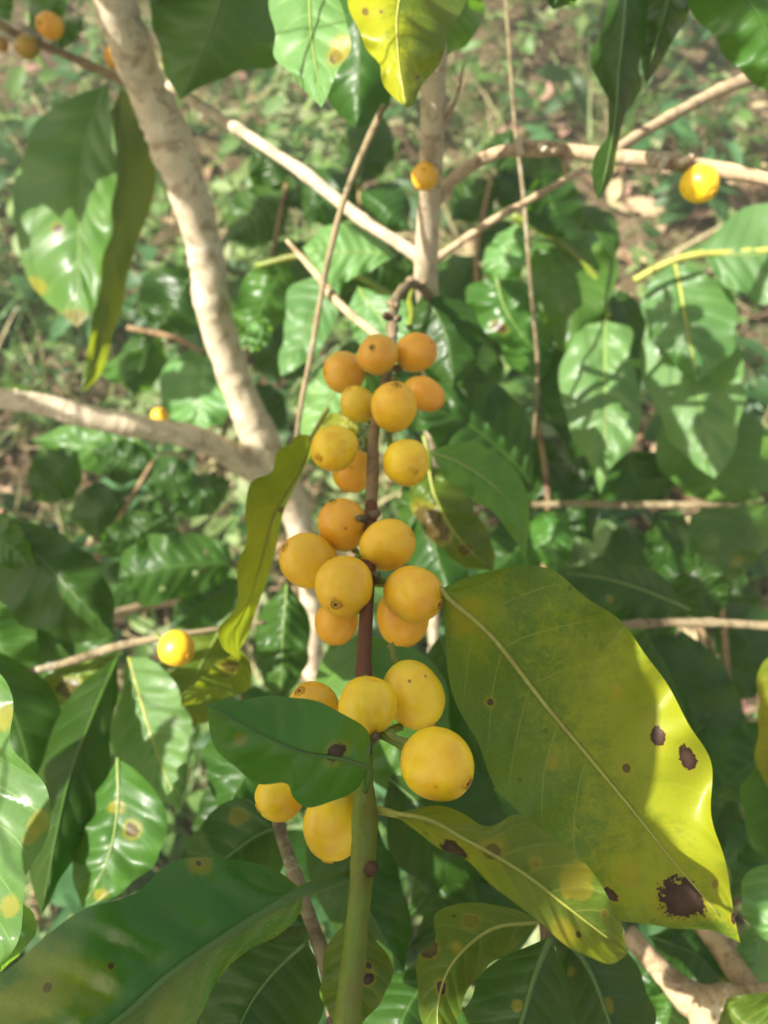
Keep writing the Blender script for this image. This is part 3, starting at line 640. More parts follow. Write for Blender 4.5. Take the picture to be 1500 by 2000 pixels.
cherry(654, 876, 47, .258, (-.62, -.42, .62), 1.02, Y, .1, .9, 'yellow cherry on the left of the stem above the curled leaf', dark=2)
cherry(793, 904, 46, .254, (.35, -.42, .80), 1.06, Y, .08, .55, 'yellow cherry alone on the right of the brown stem', dark=2)
cherry(670, 1025, 50, .243, (-.35, .80, .25), 1.05, O, .2, .8, 'orange cherry with a reddish underside and a dark dot on top', dark=True)
cherry(756, 1064, 50, .230, (.80, .42, .25), 1.13, YO, .1, .9, 'smooth oval yellow orange cherry touching the red brown stem', dark=2)
cherry(604, 1097, 54, .236, (-.70, .45, .35), 1.13, YO, .12, .9, 'large orange yellow cherry, leftmost in the middle cluster')
cherry(672, 1145, 58, .216, (-.22, -.48, .85), 1.07, YO, .12, 1.0, 'orange yellow cherry with a brown ringed scar at the front of the middle cluster')
cherry(808, 1160, 56, .218, (.78, -.28, .52), 1.08, YO, .2, 1.05, 'orange yellow cherry whose brown ringed scar faces the big spotted leaf')
cherry(658, 1215, 43, .237, (-.25, -.85, .1), 1.05, O, .1, .9, 'small orange cherry peeking out below the scarred front cherry')
cherry(787, 1206, 53, .236, (.2, -.8, .1), 1.06, O, .05, .9, 'orange cherry mostly hidden beneath the one touching the big leaf')
cherry(611, 1382, 50, .198, (-.45, .72, .45), 1.02, YO, .1, 1.1, 'yellow cherry showing only its top above the small dark leaf')
cherry(808, 1357, 59, .197, (.35, -.65, .25), 1.17, Y, .0, .9, 'tall bright yellow cherry right of the stem above the largest one', dark=2)
cherry(718, 1380, 59, .183, (.05, -.25, .95), 1.0, Y, .0, 0, 'round bright yellow cherry covering the end of the red brown stem')
cherry(854, 1493, 70, .166, (.72, -.30, .55), 1.05, Y, .05, .95, 'largest yellow cherry, hanging clear on the right near the bottom')
cherry(548, 1553, 49, .182, (-.75, -.35, .3), 1.02, Y, .08, .9, 'yellow cherry below the left end of the small dark leaf', dark=2)
cherry(652, 1608, 60, .172, (-.15, -.9, .25), 1.17, Y, .05, .9, 'long yellow cherry hanging beside the green stem, lowest on the branch')
tube('fruit_stalk', [(716, 1438, .182, 16), (745, 1436, .180, 17), (775, 1450, .176, 18), (800, 1466, .172, 18)], M_STEMG, fb, 10, 14, .06)
tube('fruit_stalk', [(716, 1430, .186, 14), (752, 1428, .190, 16), (782, 1420, .195, 16)], M_STEMG, fb, 10, 14, .06)
gb = 'cherries on the branches behind'
cherry(345, 1266, 35, .360, (.5, -.2, .3), 1.02, YO, .1, .8, 'sunlit yellow cherry alone on a thin twig by the curled leaf', group=gb)
cherry(1366, 360, 36, .368, (.45, -.62, .5), 1.06, Y, .05, .8, 'sunlit lemon yellow cherry under the thick side twig on the right', group=gb)
cherry(830, 345, 27, .372, (-.1, .1, .9), .98, T, .2, .6, 'shaded orange cherry in front of the thin upright stem', group=gb)
cherry(97, 50, 25, .595, (-.4, -.3, .75), 1.05, O, .4, 1.2, 'orange cherry with a reddish scar beside a blue green leaf', group=gb)
cherry(54, 91, 22, .61, (-.5, -.5, .3), 1.1, (.30, .22, .02), .1, .8, 'shaded olive cherry below the orange one with the reddish scar', group=gb)
cherry(226, 113, 21, .625, (-.3, .2, .4), 1.1, O, .3, .7, 'orange cherry squeezed between the pale trunk and the hanging leaf', group=gb)
cherry(312, 814, 17, .69, (0, .6, .6), 1.05, YO, .1, .7, 'tiny orange cherry peeking over the pale side limb', group=gb)
cherry(3, 86, 13, .60, (0, .2, .6), 1.05, (.30, .16, .02), .1, .7, 'dim orange cherry cut by the edge next to the olive one', group=gb)

# ------------------------------------------------------------------ other coffee shoots, nearest first
def shoot(label, stem, mat=M_TWIG, group='leafy coffee shoots around the fruiting branch', n=30, nodes=(.4, .7), k=1.0):
    stem = [(a, b, c * k, w) for a, b, c, w in stem]
    s = thing('coffee_shoot', P(*stem[0][:3]), label, 'coffee shoot', group)
    tube('stem', stem, mat, s, 10, n, .09, nodes, .22)
    DEEPER[s] = k
    return s
# hanging top left
s = shoot('shoot at the upper left with two big drooping leaves, one withered at its tip', [(-60, 20, .605, 14), (60, 78, .61, 15), (140, 112, .615, 15), (215, 146, .62, 16), (262, 170, .62, 14)], M_STEMB)
leaf(s, ([(208, 164), (130, 192), (62, 255), (36, 335), (24, 425), (46, 520), (75, 568), (110, 606), (150, 640)],
         [(208, 164), (222, 230), (225, 320), (220, 420), (205, 500), (192, 560), (178, 610), (150, 640)],
         [(208, 164), (178, 240), (162, 330), (156, 430), (154, 520), (150, 590), (150, 640)]), (.625, .600, .580), 'mid', tl=.013, tr=-.010, ripple=.0025, quilt=.0015, rib=M_RIB, nv=12, nveins=8, ribw=.8,
     spots=[(150, 632, 30, .5, 1.3), (112, 445, 9, .9, 1.8), (72, 560, 14, 0, 1.5)], label='dark drooping leaf with a sunlit lower half and withered tip')
leaf(s, ([(236, 168), (212, 240), (205, 330), (205, 420), (196, 520), (180, 620), (168, 700), (158, 770)],
         [(236, 168), (280, 220), (303, 300), (298, 380), (270, 470), (246, 560), (222, 660), (195, 730), (158, 770)],
         [(236, 168), (236, 250), (232, 340), (222, 450), (206, 570), (188, 680), (158, 770)]), (.635, .625, .62), 'olive', tl=-.004, tr=.018, rib=M_RIB, ribw=.7, nveins=9)
leaf(s, gen(60, 60, 140, -60, 70), (.61, .60, .59), 'mid', tl=.01)
leaf(s, gen(20, 40, -40, -60, 60), (.61, .60, .59), 'fresh', tl=.01)
leaf(s, gen(100, 95, 165, 30, 44), (.615, .605, .60), 'mid', tl=.012)
# top centre
s = shoot('shoot above the frame drooping in at the top, one leaf gleaming white, one half yellow with painted sun', [(330, -150, .30, 30), (520, -110, .29, 28), (680, -95, .285, 27), (840, -110, .28, 26), (980, -150, .27, 26)], M_STEMG)
leaf(s, ([(610, -100), (545, -60), (528, 0), (534, 60), (540, 115), (575, 152), (600, 180), (628, 210)],
         [(610, -100), (660, -50), (660, 0), (686, 70), (672, 122), (648, 160), (640, 185), (628, 210)],
         [(610, -100), (605, -30), (606, 40), (612, 100), (622, 160), (628, 210)]), (.312, .292, .276), 'fresh', tl=.006, tr=-.004, ripple=.002, quilt=.0012, rib=M_RIB, nv=12, nveins=7, ribw=.7,
     spots=[(655, 112, 13, .8, 2.0), (675, 95, 26, 0, 1.2)], label='drooping leaf glaring white in the sun with an orange spotted edge')
leaf(s, ([(800, -105), (715, -60), (683, 0), (700, 66), (735, 118), (742, 150), (770, 190), (795, 212)],
         [(800, -105), (880, -70), (908, -10), (880, 70), (868, 105), (830, 160), (812, 195), (795, 212)],
         [(800, -105), (785, -30), (775, 40), (778, 110), (786, 165), (795, 212)]), (.290, .268, .262), 'olive', tl=.006, tr=.016, ripple=.003, rib=M_RIBY, nv=12, nveins=7, ribw=.6,
     spots=[(715, 70, 90, -1, 1.2, 1.6), (725, 0, 70, -1, 1.2, 1.5), (775, 160, 45, -.8, 1.2, 1.5), (715, 25, 7, .7, 2.2), (742, 22, 4, .7, 2.2), (815, 152, 4, .8, 2)], label='yellow green leaf, sunlit along one half, drooping from the top')  # yellow patches paint the sunlight on the left half
leaf(s, ([(470, -110), (360, -90), (290, -20), (306, 70), (318, 130), (352, 196)], [(470, -110), (530, -60), (548, 40), (540, 122), (470, 140), (400, 165), (352, 196)], [(470, -110), (440, -20), (410, 70), (380, 140), (352, 196)]),
     (.43, .435, .44), 'mid', tl=.02, tr=.02, rib=M_RIBD, nv=10, ribw=.6)
leaf(s, ([(700, -100), (650, 0), (640, 90), (636, 170), (660, 220), (694, 250)], [(700, -100), (750, 0), (765, 110), (762, 190), (735, 235), (694, 250)]), (.41, .415, .42), 'dark', tl=.01, tr=.01, rib=M_RIBD, ribw=.6)
leaf(s, gen(905, -60, 862, 120, 120), (.36, .37, .375), 'mid', tl=.02, tr=.0)
leaf(s, gen(400, -100, 285, -10, 110), (.43, .43, .44), 'mid', tl=.02)
# top right
s = shoot('shoot above the upper right corner with long dark leaves hanging into view', [(1060, -90, .32, 22), (1220, -55, .318, 22), (1360, -50, .316, 21), (1560, -70, .312, 20)], M_STEMG)
leaf(s, ([(1230, -45), (1190, -10), (1176, 60), (1154, 112), (1172, 166), (1188, 200), (1186, 262), (1164, 300), (1158, 350), (1168, 392)],
         [(1230, -45), (1266, -10), (1262, 50), (1250, 125), (1252, 170), (1222, 225), (1205, 290), (1192, 350), (1168, 392)],
         [(1230, -45), (1222, 0), (1216, 70), (1208, 140), (1205, 200), (1196, 270), (1182, 340), (1168, 392)]), (.316, .302, .306), 'dark', tl=.016, tr=.020, ripple=.004, rib=M_RIBD, nv=12, ribw=.6)
leaf(s, ([(1300, -45), (1262, -20), (1250, 60), (1255, 130), (1262, 165)], [(1300, -45), (1342, -20), (1352, 10), (1310, 90), (1262, 165)]), (.32, .325, .33), 'dark', tl=.01, tr=.012, rib=M_RIBD, ribw=.5)
leaf(s, ([(1420, -45), (1360, -30), (1345, 5), (1395, 75), (1440, 135), (1520, 190)], [(1420, -45), (1520, -50), (1580, 0), (1590, 110), (1520, 190)]), (.31, .315, .325), 'mid', tl=.012, tr=.012, rib=M_RIBD, ribw=.6)
leaf(s, gen(1110, -70, 1080, 20, 90), (.33, .335, .34), 'dark', tl=.01)
# right: sunlit leaves
s = shoot('yellow green twig on the right bearing sunlit leaves dappled with round cherry shadows', [(1238, 548, .475, 15), (1290, 520, .47, 14), (1345, 500, .465, 13), (1440, 492, .46, 13), (1560, 486, .45, 13)], M_RIBY, k=1.23)
leaf(s, ([(1318, 512), (1272, 545), (1256, 600), (1270, 660), (1310, 700), (1362, 742)], [(1318, 512), (1385, 535), (1430, 580), (1442, 640), (1420, 700), (1362, 742)], [(1318, 512), (1330, 570), (1342, 640), (1362, 742)]), (.490, .476, .466), 'fresh', tl=.009, tr=-.004, ripple=.0018, quilt=.0010, rib=M_RIBY, ribw=1.1, nv=10)
leaf(s, ([(1330, 585), (1265, 620), (1254, 690), (1262, 760), (1295, 830), (1330, 885), (1395, 935)], [(1330, 585), (1410, 640), (1452, 710), (1452, 790), (1440, 850), (1420, 905), (1395, 935)], [(1330, 585), (1350, 680), (1365, 770), (1380, 860), (1395, 935)]), (.505, .484, .468), 'fresh', tl=.010, tr=-.006, ripple=.0018, quilt=.0011, rib=M_RIB, nv=12, nveins=7, ribw=.8,
     label='broad sunlit leaf with round cherry shadows across it')
leaf(s, ([(1365, 488), (1420, 430), (1490, 396), (1570, 380), (1640, 420)], [(1365, 488), (1402, 545), (1445, 572), (1520, 582), (1640, 420)]), (.468, .455, .45), 'fresh', tl=.010, tr=-.006, ripple=.002, quilt=.0010, rib=M_RIB, nv=10, ribw=.7)
s = shoot('shoot behind the hanging thin twig with one upright striped leaf gleaming in the sun', [(1000, 420, .50, 14), (1090, 470, .50, 14), (1160, 540, .505, 14), (1190, 620, .505, 12)], M_STEMG, k=1.22)
leaf(s, ([(1182, 625), (1128, 642), (1104, 690), (1094, 745), (1108, 830), (1145, 898), (1162, 930), (1172, 965)], [(1182, 625), (1230, 642), (1234, 700), (1250, 780), (1256, 820), (1235, 870), (1190, 920), (1172, 965)], [(1182, 625), (1182, 720), (1182, 820), (1178, 900), (1172, 965)]), (.496, .476, .458), 'fresh', tl=.012, tr=-.002, ripple=.0018, quilt=.0026, rib=M_RIB, nv=12, nveins=7, ribw=.8,
     label='upright sunlit leaf with bright stripes between its veins')
leaf(s, ([(1090, 440), (1040, 478), (1034, 540), (1046, 610), (1080, 665), (1118, 705)], [(1090, 440), (1160, 458), (1205, 520), (1195, 580), (1160, 640), (1118, 705)], [(1090, 440), (1105, 530), (1115, 620), (1118, 705)]), (.505, .50, .502), 'mid', tl=.012, tr=.004, quilt=.0008, rib=M_RIBD, nv=10, ribw=.6)
leaf(s, ([(968, 540), (920, 556), (908, 592), (928, 640), (980, 672), (1056, 694)], [(968, 540), (1022, 552), (1042, 600), (1046, 650), (1056, 694)], [(968, 540), (985, 600), (1020, 655), (1056, 694)]), (.475, .47, .478), 'mid', tl=.010, tr=.004, quilt=.0007, rib=M_RIB, ribw=.6, spots=[(978, 640, 12, .9, 1.5)])
leaf(s, ([(1010, 436), (965, 465), (942, 510), (950, 540), (985, 556)], [(1010, 436), (1034, 462), (1028, 510), (1010, 545), (985, 556)]), (.485, .48, .485), 'fresh', tl=.01, rib=M_RIB, ribw=.5)
leaf(s, ([(1150, 540), (1060, 640), (1050, 760), (1090, 850), (1140, 940)], [(1150, 540), (1215, 600), (1250, 700), (1240, 850), (1140, 940)]), (.54, .545, .54), 'dark', rib=M_RIBD, ribw=.5)
leaf(s, gen(1060, 330, 1130, 470, 120, .1), (.47, .475, .48), 'dark', tl=.01)
# behind the top cherries
s = shoot('shoot behind the uppermost cherries with bright green sunlit leaves', [(500, 520, .55, 14), (600, 500, .545, 14), (700, 540, .54, 14), (800, 600, .535, 14), (880, 640, .53, 12)], M_STEMG)
leaf(s, ([(668, 520), (600, 545), (562, 570), (556, 640), (545, 700), (548, 735)], [(668, 520), (662, 590), (650, 640), (622, 690), (588, 715), (548, 735)], [(668, 520), (625, 590), (590, 660), (548, 735)]), (.540, .524, .512), 'fresh', tl=.010, tr=-.006, ripple=.002, quilt=.0010, rib=M_RIB, ribw=.6)
leaf(s, ([(775, 500), (735, 460), (690, 438), (640, 440), (590, 485)], [(775, 500), (720, 530), (660, 552), (630, 540), (590, 485)]), (.50, .495, .50), 'fresh', tl=.012, tr=-.004, ripple=.002, quilt=.0010, rib=M_RIB, ribw=.5)
leaf(s, ([(700, 560), (680, 600), (690, 650), (720, 700), (770, 730)], [(700, 560), (780, 585), (815, 630), (810, 690), (770, 730)]), (.50, .486, .475), 'fresh', tl=.009, tr=-.005, ripple=.002, quilt=.0010, rib=M_RIB, ribw=.6)
leaf(s, ([(700, 690), (640, 715), (600, 760), (585, 830), (600, 870)], [(700, 690), (712, 750), (690, 800), (650, 850), (600, 870)]), (.47, .458, .448), 'fresh', tl=.008, tr=-.005, ripple=.002, quilt=.0010, rib=M_RIB, ribw=.6)
leaf(s, ([(690, 800), (640, 810), (612, 838), (606, 870), (610, 900)], [(690, 800), (700, 850), (670, 880), (610, 900)]), (.40, .395, .40), 'yellow', tl=.01, rib=M_RIBY, ribw=.5)
leaf(s, ([(826, 572), (800, 620), (805, 690), (840, 736), (884, 756)], [(826, 572), (905, 590), (945, 648), (925, 718), (884, 756)]), (.435, .43, .428), 'dark', tl=.01, tr=.006, ripple=.002, quilt=.0006, rib=M_RIBD, ribw=.6)
leaf(s, ([(1040, 945), (1040, 850), (1000, 770), (930, 745), (850, 750), (815, 790)], [(1040, 945), (960, 930), (890, 900), (835, 850), (815, 790)], [(1040, 945), (980, 880), (900, 820), (815, 790)]), (.52, .49, .47), 'dark', tl=.01, tr=-.012, quilt=.003, rib=M_RIBD, nv=12, nveins=8, ribw=.8)
leaf(s, gen(815, 520, 650, 560, 110, .1), (.57, .57, .57), 'dark', tl=.012)
leaf(s, gen(560, 500, 470, 680, 110), (.58, .58, .58), 'mid', tl=.015)
leaf(s, gen(880, 620, 960, 800, 110), (.55, .55, .55), 'dark', tl=.015)
leaf(s, gen(520, 620, 490, 690, 50), (.57, .57, .57), 'fresh', tl=.01)
# beside the middle cherries
s = shoot('short shoot right of the middle cherries with a green leaf over a brown blotched one', [(845, 1010, .40, 10), (842, 950, .39, 11), (836, 890, .38, 12), (828, 850, .38, 10)], M_STEMG, nodes=(.7,))
leaf(s, ([(838, 882), (880, 866), (940, 868), (1000, 912), (1030, 958), (1033, 1020), (1027, 1094)], [(838, 882), (868, 930), (905, 962), (960, 1002), (1000, 1046), (1027, 1094)], [(838, 882), (900, 905), (960, 945), (1005, 1000), (1027, 1094)]), (.37, .345, .35), 'matte', tl=.012, tr=.002, rib=M_RIB, nv=10, ribw=.6)
leaf(s, ([(836, 905), (880, 935), (930, 1000), (962, 1060), (964, 1116)], [(836, 905), (800, 950), (812, 1010), (850, 1062), (900, 1102), (964, 1116)], [(836, 905), (850, 970), (895, 1050), (964, 1116)]), (.385, .375, .375), 'olive', tl=.01, tr=.006, rib=M_RIBY, nv=10, ribw=.6,
     spots=[(842, 1025, 26, .75, 1.5, 1.5), (905, 1075, 12, .7, 1.6)], label='dull yellow green leaf with a brown dead blotch')
leaf(s, gen(836, 960, 900, 1200, 120, .06), (.43, .42, .41), 'dark', tl=.012, tr=.012, rib=M_RIBD, ribw=.5)
leaf(s, gen(842, 905, 790, 1050, 90, -.06), (.43, .43, .43), 'dark', tl=.012, tr=.012, rib=M_RIBD, ribw=.5)
# curled leaf left of the cherries
s = shoot('curled olive and yellow leaf twisting down left of the cherries on a thin stalk', [(640, 800, .31, 9), (622, 830, .30, 9), (606, 856, .295, 8)], M_RIBY, nodes=())
leaf(s, ([(608, 850), (580, 851), (564, 868), (540, 880), (530, 922), (492, 942), (480, 1000), (480, 1060), (464, 1110), (461, 1185), (428, 1228), (436, 1266), (460, 1284)],
         [(608, 850), (607, 886), (578, 948), (552, 1000), (538, 1080), (520, 1135), (502, 1190), (482, 1240), (460, 1284)],
         [(608, 850), (594, 906), (562, 962), (534, 1010), (512, 1090), (488, 1170), (458, 1235), (460, 1284)]),
     (.300, .285, .280), 'olive', tl=-.020, tr=.014, ripple=.005, rib=M_RIBY, nv=14, ribw=.6, nveins=8, spots=[(512, 1060, 60, -.45, 1.3, 2.4), (520, 1080, 22, 0, 1.8, 2.6), (552, 998, 9, .8, 1.5, .8), (470, 1215, 60, -.8, 1.3, 1.8), (505, 1140, 30, -.6, 1.3, 2)])
leaf(s, ([(470, 1270), (430, 1290), (400, 1318), (360, 1352), (352, 1380)], [(470, 1270), (492, 1300), (480, 1350), (420, 1366), (352, 1380)]), (.300, .305, .31), 'olive', tl=-.008, tr=.01, ripple=.004, spots=[(452, 1300, 16, .6, 1.8)])
# left
s = shoot('thin twig at the left carrying a sunlit gleaming leaf below a lone cherry', [(-60, 1352, .40, 14), (20, 1322, .395, 14), (130, 1294, .39, 16), (230, 1262, .385, 18), (330, 1242, .38, 12), (440, 1226, .385, 9), (520, 1215, .39, 8)], M_DULL)
leaf(s, ([(252, 1284), (240, 1330), (228, 1385), (214, 1440), (240, 1490), (282, 1540), (312, 1562), (352, 1580)], [(252, 1284), (302, 1288), (342, 1340), (370, 1400), (370, 1460), (362, 1520), (352, 1580)], [(252, 1284), (270, 1350), (292, 1425), (318, 1500), (352, 1580)]), (.392, .374, .360), 'fresh', tl=.010, tr=-.006, ripple=.002, quilt=.0026, rib=M_RIBY, nv=12, nveins=8, ribw=.8, label='sunlit leaf with white glare between its veins')
leaf(s, ([(232, 1280), (150, 1340), (100, 1440), (60, 1560), (60, 1700), (80, 1790)], [(232, 1280), (228, 1360), (214, 1450), (205, 1540), (150, 1660), (80, 1790)], [(232, 1280), (180, 1400), (130, 1540), (80, 1790)]), (.39, .33, .29), 'dark', tl=.02, tr=.01, rib=M_RIBD, nv=10, ribw=.7)
leaf(s, ([(240, 1275), (160, 1290), (90, 1320), (78, 1345), (110, 1375), (152, 1385)], [(240, 1275), (205, 1310), (176, 1345), (152, 1385)]), (.40, .40, .40), 'olive', spots=[(130, 1345, 24, .7, 1.6)])
leaf(s, gen(430, 1232, 345, 1440, 150, .05), (.40, .42, .42), 'olive', tl=.01, rib=M_RIB, ribw=.5)
leaf(s, ([(230, 1480), (180, 1560), (138, 1640), (142, 1700), (160, 1775)], [(230, 1480), (290, 1525), (322, 1595), (312, 1670), (240, 1740), (160, 1775)], [(230, 1480), (230, 1580), (210, 1680), (160, 1775)]), (.335, .318, .305), 'mid', tl=.009, tr=-.006, quilt=.0012, rib=M_RIB, nv=12, nveins=7, ribw=.7, spots=[(258, 1624, 13, .8, 1.9), (155, 1625, 10, 0, 1.6), (226, 1578, 12, 0, 1.5), (196, 1748, 10, 0, 1.6)])
# far left edge
s = shoot('near shoot cut by the left edge with one bright sunlit wavy leaf', [(-190, 1180, .22, 30), (-120, 1260, .215, 28), (-60, 1300, .21, 20)], M_STEMG, nodes=(.5,))
leaf(s, ([(-60, 1290), (0, 1312), (20, 1362), (25, 1450), (52, 1492), (86, 1540), (98, 1600), (88, 1650), (58, 1705), (44, 1780), (28, 1845), (-8, 1910), (-60, 1990)], [(-60, 1290), (-160, 1360), (-220, 1500), (-220, 1700), (-160, 1880), (-60, 1990)], [(-60, 1290), (-62, 1500), (-70, 1750), (-60, 1990)]), (.205, .187, .172), 'matte', tl=-.003, tr=.012, ripple=.002, rib=M_RIB, nv=14, spots=[(80, 1605, 18, 0, 1.5), (60, 1640, 12, 0, 1.6), (22, 1765, 16, 0, 1.5), (5, 1405, 20, 0, 1.5)])
leaf(s, ([(-20, 1700), (20, 1740), (60, 1780), (74, 1820), (50, 1850), (0, 1900)], [(-20, 1700), (-60, 1760), (-50, 1850), (0, 1900)]), (.225, .22, .215), 'fresh', tl=.01)
leaf(s, gen(-60, 1240, 60, 1700, 200, -.1), (.37, .37, .36), 'dark', tl=.02)
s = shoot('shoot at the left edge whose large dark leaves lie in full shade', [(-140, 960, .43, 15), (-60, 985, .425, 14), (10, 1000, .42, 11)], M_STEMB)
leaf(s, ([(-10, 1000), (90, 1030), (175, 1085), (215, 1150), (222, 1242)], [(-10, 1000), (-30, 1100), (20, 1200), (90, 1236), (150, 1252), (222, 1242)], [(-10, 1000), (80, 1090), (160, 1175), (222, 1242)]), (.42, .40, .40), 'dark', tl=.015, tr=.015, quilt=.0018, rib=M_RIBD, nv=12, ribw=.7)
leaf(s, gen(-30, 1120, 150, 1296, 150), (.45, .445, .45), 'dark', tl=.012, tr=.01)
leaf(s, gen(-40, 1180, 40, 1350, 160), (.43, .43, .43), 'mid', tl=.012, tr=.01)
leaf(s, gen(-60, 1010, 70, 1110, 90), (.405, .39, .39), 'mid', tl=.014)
# behind the left trunk
s = shoot('shoot behind the pale trunk with one striped leaf shining in the sun', [(250, 640, .80, 12), (340, 660, .79, 12), (400, 690, .78, 10)], M_STEMB)
leaf(s, ([(400, 672), (345, 695), (318, 730), (312, 775), (330, 815), (392, 842)], [(400, 672), (450, 720), (460, 770), (440, 820), (392, 842)], [(400, 672), (390, 730), (386, 790), (392, 842)]), (.79, .77, .755), 'fresh', tl=.016, tr=-.006, quilt=.0020, rib=M_RIB, nv=12, nveins=6, ribw=.8)
leaf(s, gen(300, 640, 255, 780, 90), (.80, .80, .80), 'dark', tl=.03)
leaf(s, gen(380, 520, 300, 660, 150), (.82, .82, .82), 'dark', tl=.02)
leaf(s, ([(238, 690), (205, 712), (204, 740), (245, 752)], [(238, 690), (275, 685), (268, 722), (245, 752)]), (.76, .75, .74), 'mid', tl=.03)
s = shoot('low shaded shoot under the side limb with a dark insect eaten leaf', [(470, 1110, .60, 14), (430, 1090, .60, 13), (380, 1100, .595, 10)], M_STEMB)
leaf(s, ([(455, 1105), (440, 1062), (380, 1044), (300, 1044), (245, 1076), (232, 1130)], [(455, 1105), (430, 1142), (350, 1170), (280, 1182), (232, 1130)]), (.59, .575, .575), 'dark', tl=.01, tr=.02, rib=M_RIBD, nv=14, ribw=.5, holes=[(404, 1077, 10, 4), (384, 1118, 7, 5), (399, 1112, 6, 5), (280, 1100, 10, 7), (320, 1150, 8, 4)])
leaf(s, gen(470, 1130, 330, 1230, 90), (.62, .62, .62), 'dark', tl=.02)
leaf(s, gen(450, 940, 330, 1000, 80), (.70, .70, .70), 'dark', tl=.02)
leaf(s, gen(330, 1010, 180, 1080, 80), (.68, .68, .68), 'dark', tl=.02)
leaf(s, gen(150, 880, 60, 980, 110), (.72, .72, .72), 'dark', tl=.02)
# behind the lower cherries
s = shoot('tan twig slanting down behind the lowest cherry with dark shaded leaves', [(530, 1560, .235, 20), (552, 1640, .23, 24), (580, 1720, .225, 27), (604, 1790, .222, 28), (628, 1860, .22, 26), (642, 1940, .218, 22), (655, 2060, .21, 22)], M_DULL, nodes=(.35, .62))
leaf(s, ([(700, 1240), (640, 1262), (620, 1330), (640, 1420), (700, 1500), (780, 1560)], [(700, 1240), (800, 1260), (870, 1340), (880, 1450), (850, 1530), (780, 1560)]), (.33, .315, .31), 'mid', tl=.012, tr=.014, rib=M_RIBD, nv=12, ribw=.6)
leaf(s, ([(560, 1140), (512, 1190), (498, 1260), (515, 1330), (545, 1370)], [(560, 1140), (598, 1190), (605, 1260), (590, 1320), (545, 1370)]), (.45, .44, .44), 'dark', tl=.012, tr=.01, quilt=.002, rib=M_RIB, ribw=.5)
leaf(s, ([(560, 1610), (480, 1560), (400, 1600), (350, 1680), (330, 1780)], [(560, 1610), (560, 1680), (500, 1740), (420, 1780), (330, 1780)]), (.26, .26, .255), 'dark', tl=.01, tr=.014, rib=M_RIBD, nv=10, ribw=.6, spots=[(465, 1592, 13, .2, 1.5)])
leaf(s, ([(630, 1500), (700, 1560), (760, 1660), (800, 1780), (790, 1900)], [(630, 1500), (600, 1620), (620, 1760), (690, 1850), (790, 1900)]), (.30, .29, .285), 'dark', tl=.012, tr=.012, rib=M_RIBD, nv=10, ribw=.6)
leaf(s, ([(690, 1780), (745, 1850), (768, 1905), (740, 1960), (690, 2020)], [(690, 1780), (640, 1850), (630, 1960), (690, 2020)]), (.205, .20, .20), 'olive', tl=.006, tr=.006, spots=[(718, 1888, 6, 1, 2.2), (722, 1912, 11, 1, 2)])
leaf(s, gen(600, 1840, 440, 2100, 260, .1), (.215, .21, .20), 'dark', tl=.012, tr=.012, rib=M_RIBD, ribw=.6)
leaf(s, gen(620, 1800, 400, 1830, 150), (.245, .24, .24), 'dark', tl=.012, tr=.012, rib=M_RIBD, ribw=.6)
leaf(s, gen(760, 1520, 1000, 1720, 240), (.31, .30, .30), 'dark', tl=.012, tr=.012, rib=M_RIBD, ribw=.6)
leaf(s, gen(860, 1240, 960, 1560, 200), (.34, .335, .33), 'dark', tl=.012, tr=.012, rib=M_RIBD, ribw=.6)
leaf(s, gen(560, 1380, 430, 1600, 200), (.34, .34, .33), 'dark', tl=.012, tr=.012, rib=M_RIBD, ribw=.6)
# bottom
s = shoot('shoot rising at the bottom edge with a ragged yellow spotted leaf and broad dark leaves', [(1090, 2200, .20, 34), (1080, 2060, .21, 30), (1072, 1940, .22, 26), (1066, 1840, .235, 22), (1058, 1770, .25, 16)], M_STEMB)
leaf(s, ([(1052, 1802), (1000, 1772), (920, 1764), (852, 1786), (848, 1835), (818, 1872), (814, 1940), (826, 1995), (858, 2060)], [(1052, 1802), (1002, 1852), (940, 1898), (905, 1960), (900, 2020), (858, 2060)], [(1052, 1802), (960, 1815), (885, 1880), (856, 1960), (858, 2060)]), (.232, .218, .210), 'olive', tl=.008, tr=.004, ripple=.004, nv=12, rib=M_RIBY, ribw=.6, spots=[(865, 1927, 10, 1, 1.8, 1.3), (842, 1852, 16, .8, 1.5), (920, 1795, 14, .3, 1.5), (890, 1852, 8, 0, 2)])
leaf(s, ([(1075, 1830), (980, 1870), (915, 1950), (890, 2060), (920, 2190)], [(1075, 1830), (1110, 1930), (1120, 2050), (1060, 2150), (920, 2190)]), (.205, .195, .185), 'dark', tl=.012, tr=.012, rib=M_RIBD, nv=12, spots=[(1010, 1962, 9, 0, 1.5)])
leaf(s, ([(1085, 1820), (1180, 1830), (1250, 1900), (1280, 2010), (1250, 2150)], [(1085, 1820), (1090, 1930), (1120, 2060), (1250, 2150)]), (.225, .22, .21), 'dark', tl=.012, tr=.012, rib=M_RIBD, nv=12, spots=[(1190, 1965, 12, 0, 1.5), (1115, 1900, 8, 0, 1.5)])
leaf(s, gen(1060, 1790, 800, 1850, 190, .1), (.30, .30, .30), 'dark', tl=.012, tr=.012)
leaf(s, gen(1010, 1660, 800, 1790, 190, .1), (.34, .34, .34), 'dark', tl=.012, tr=.012)
leaf(s, gen(860, 1880, 760, 2120, 170, .1), (.29, .28, .27), 'dark', tl=.012, tr=.012)
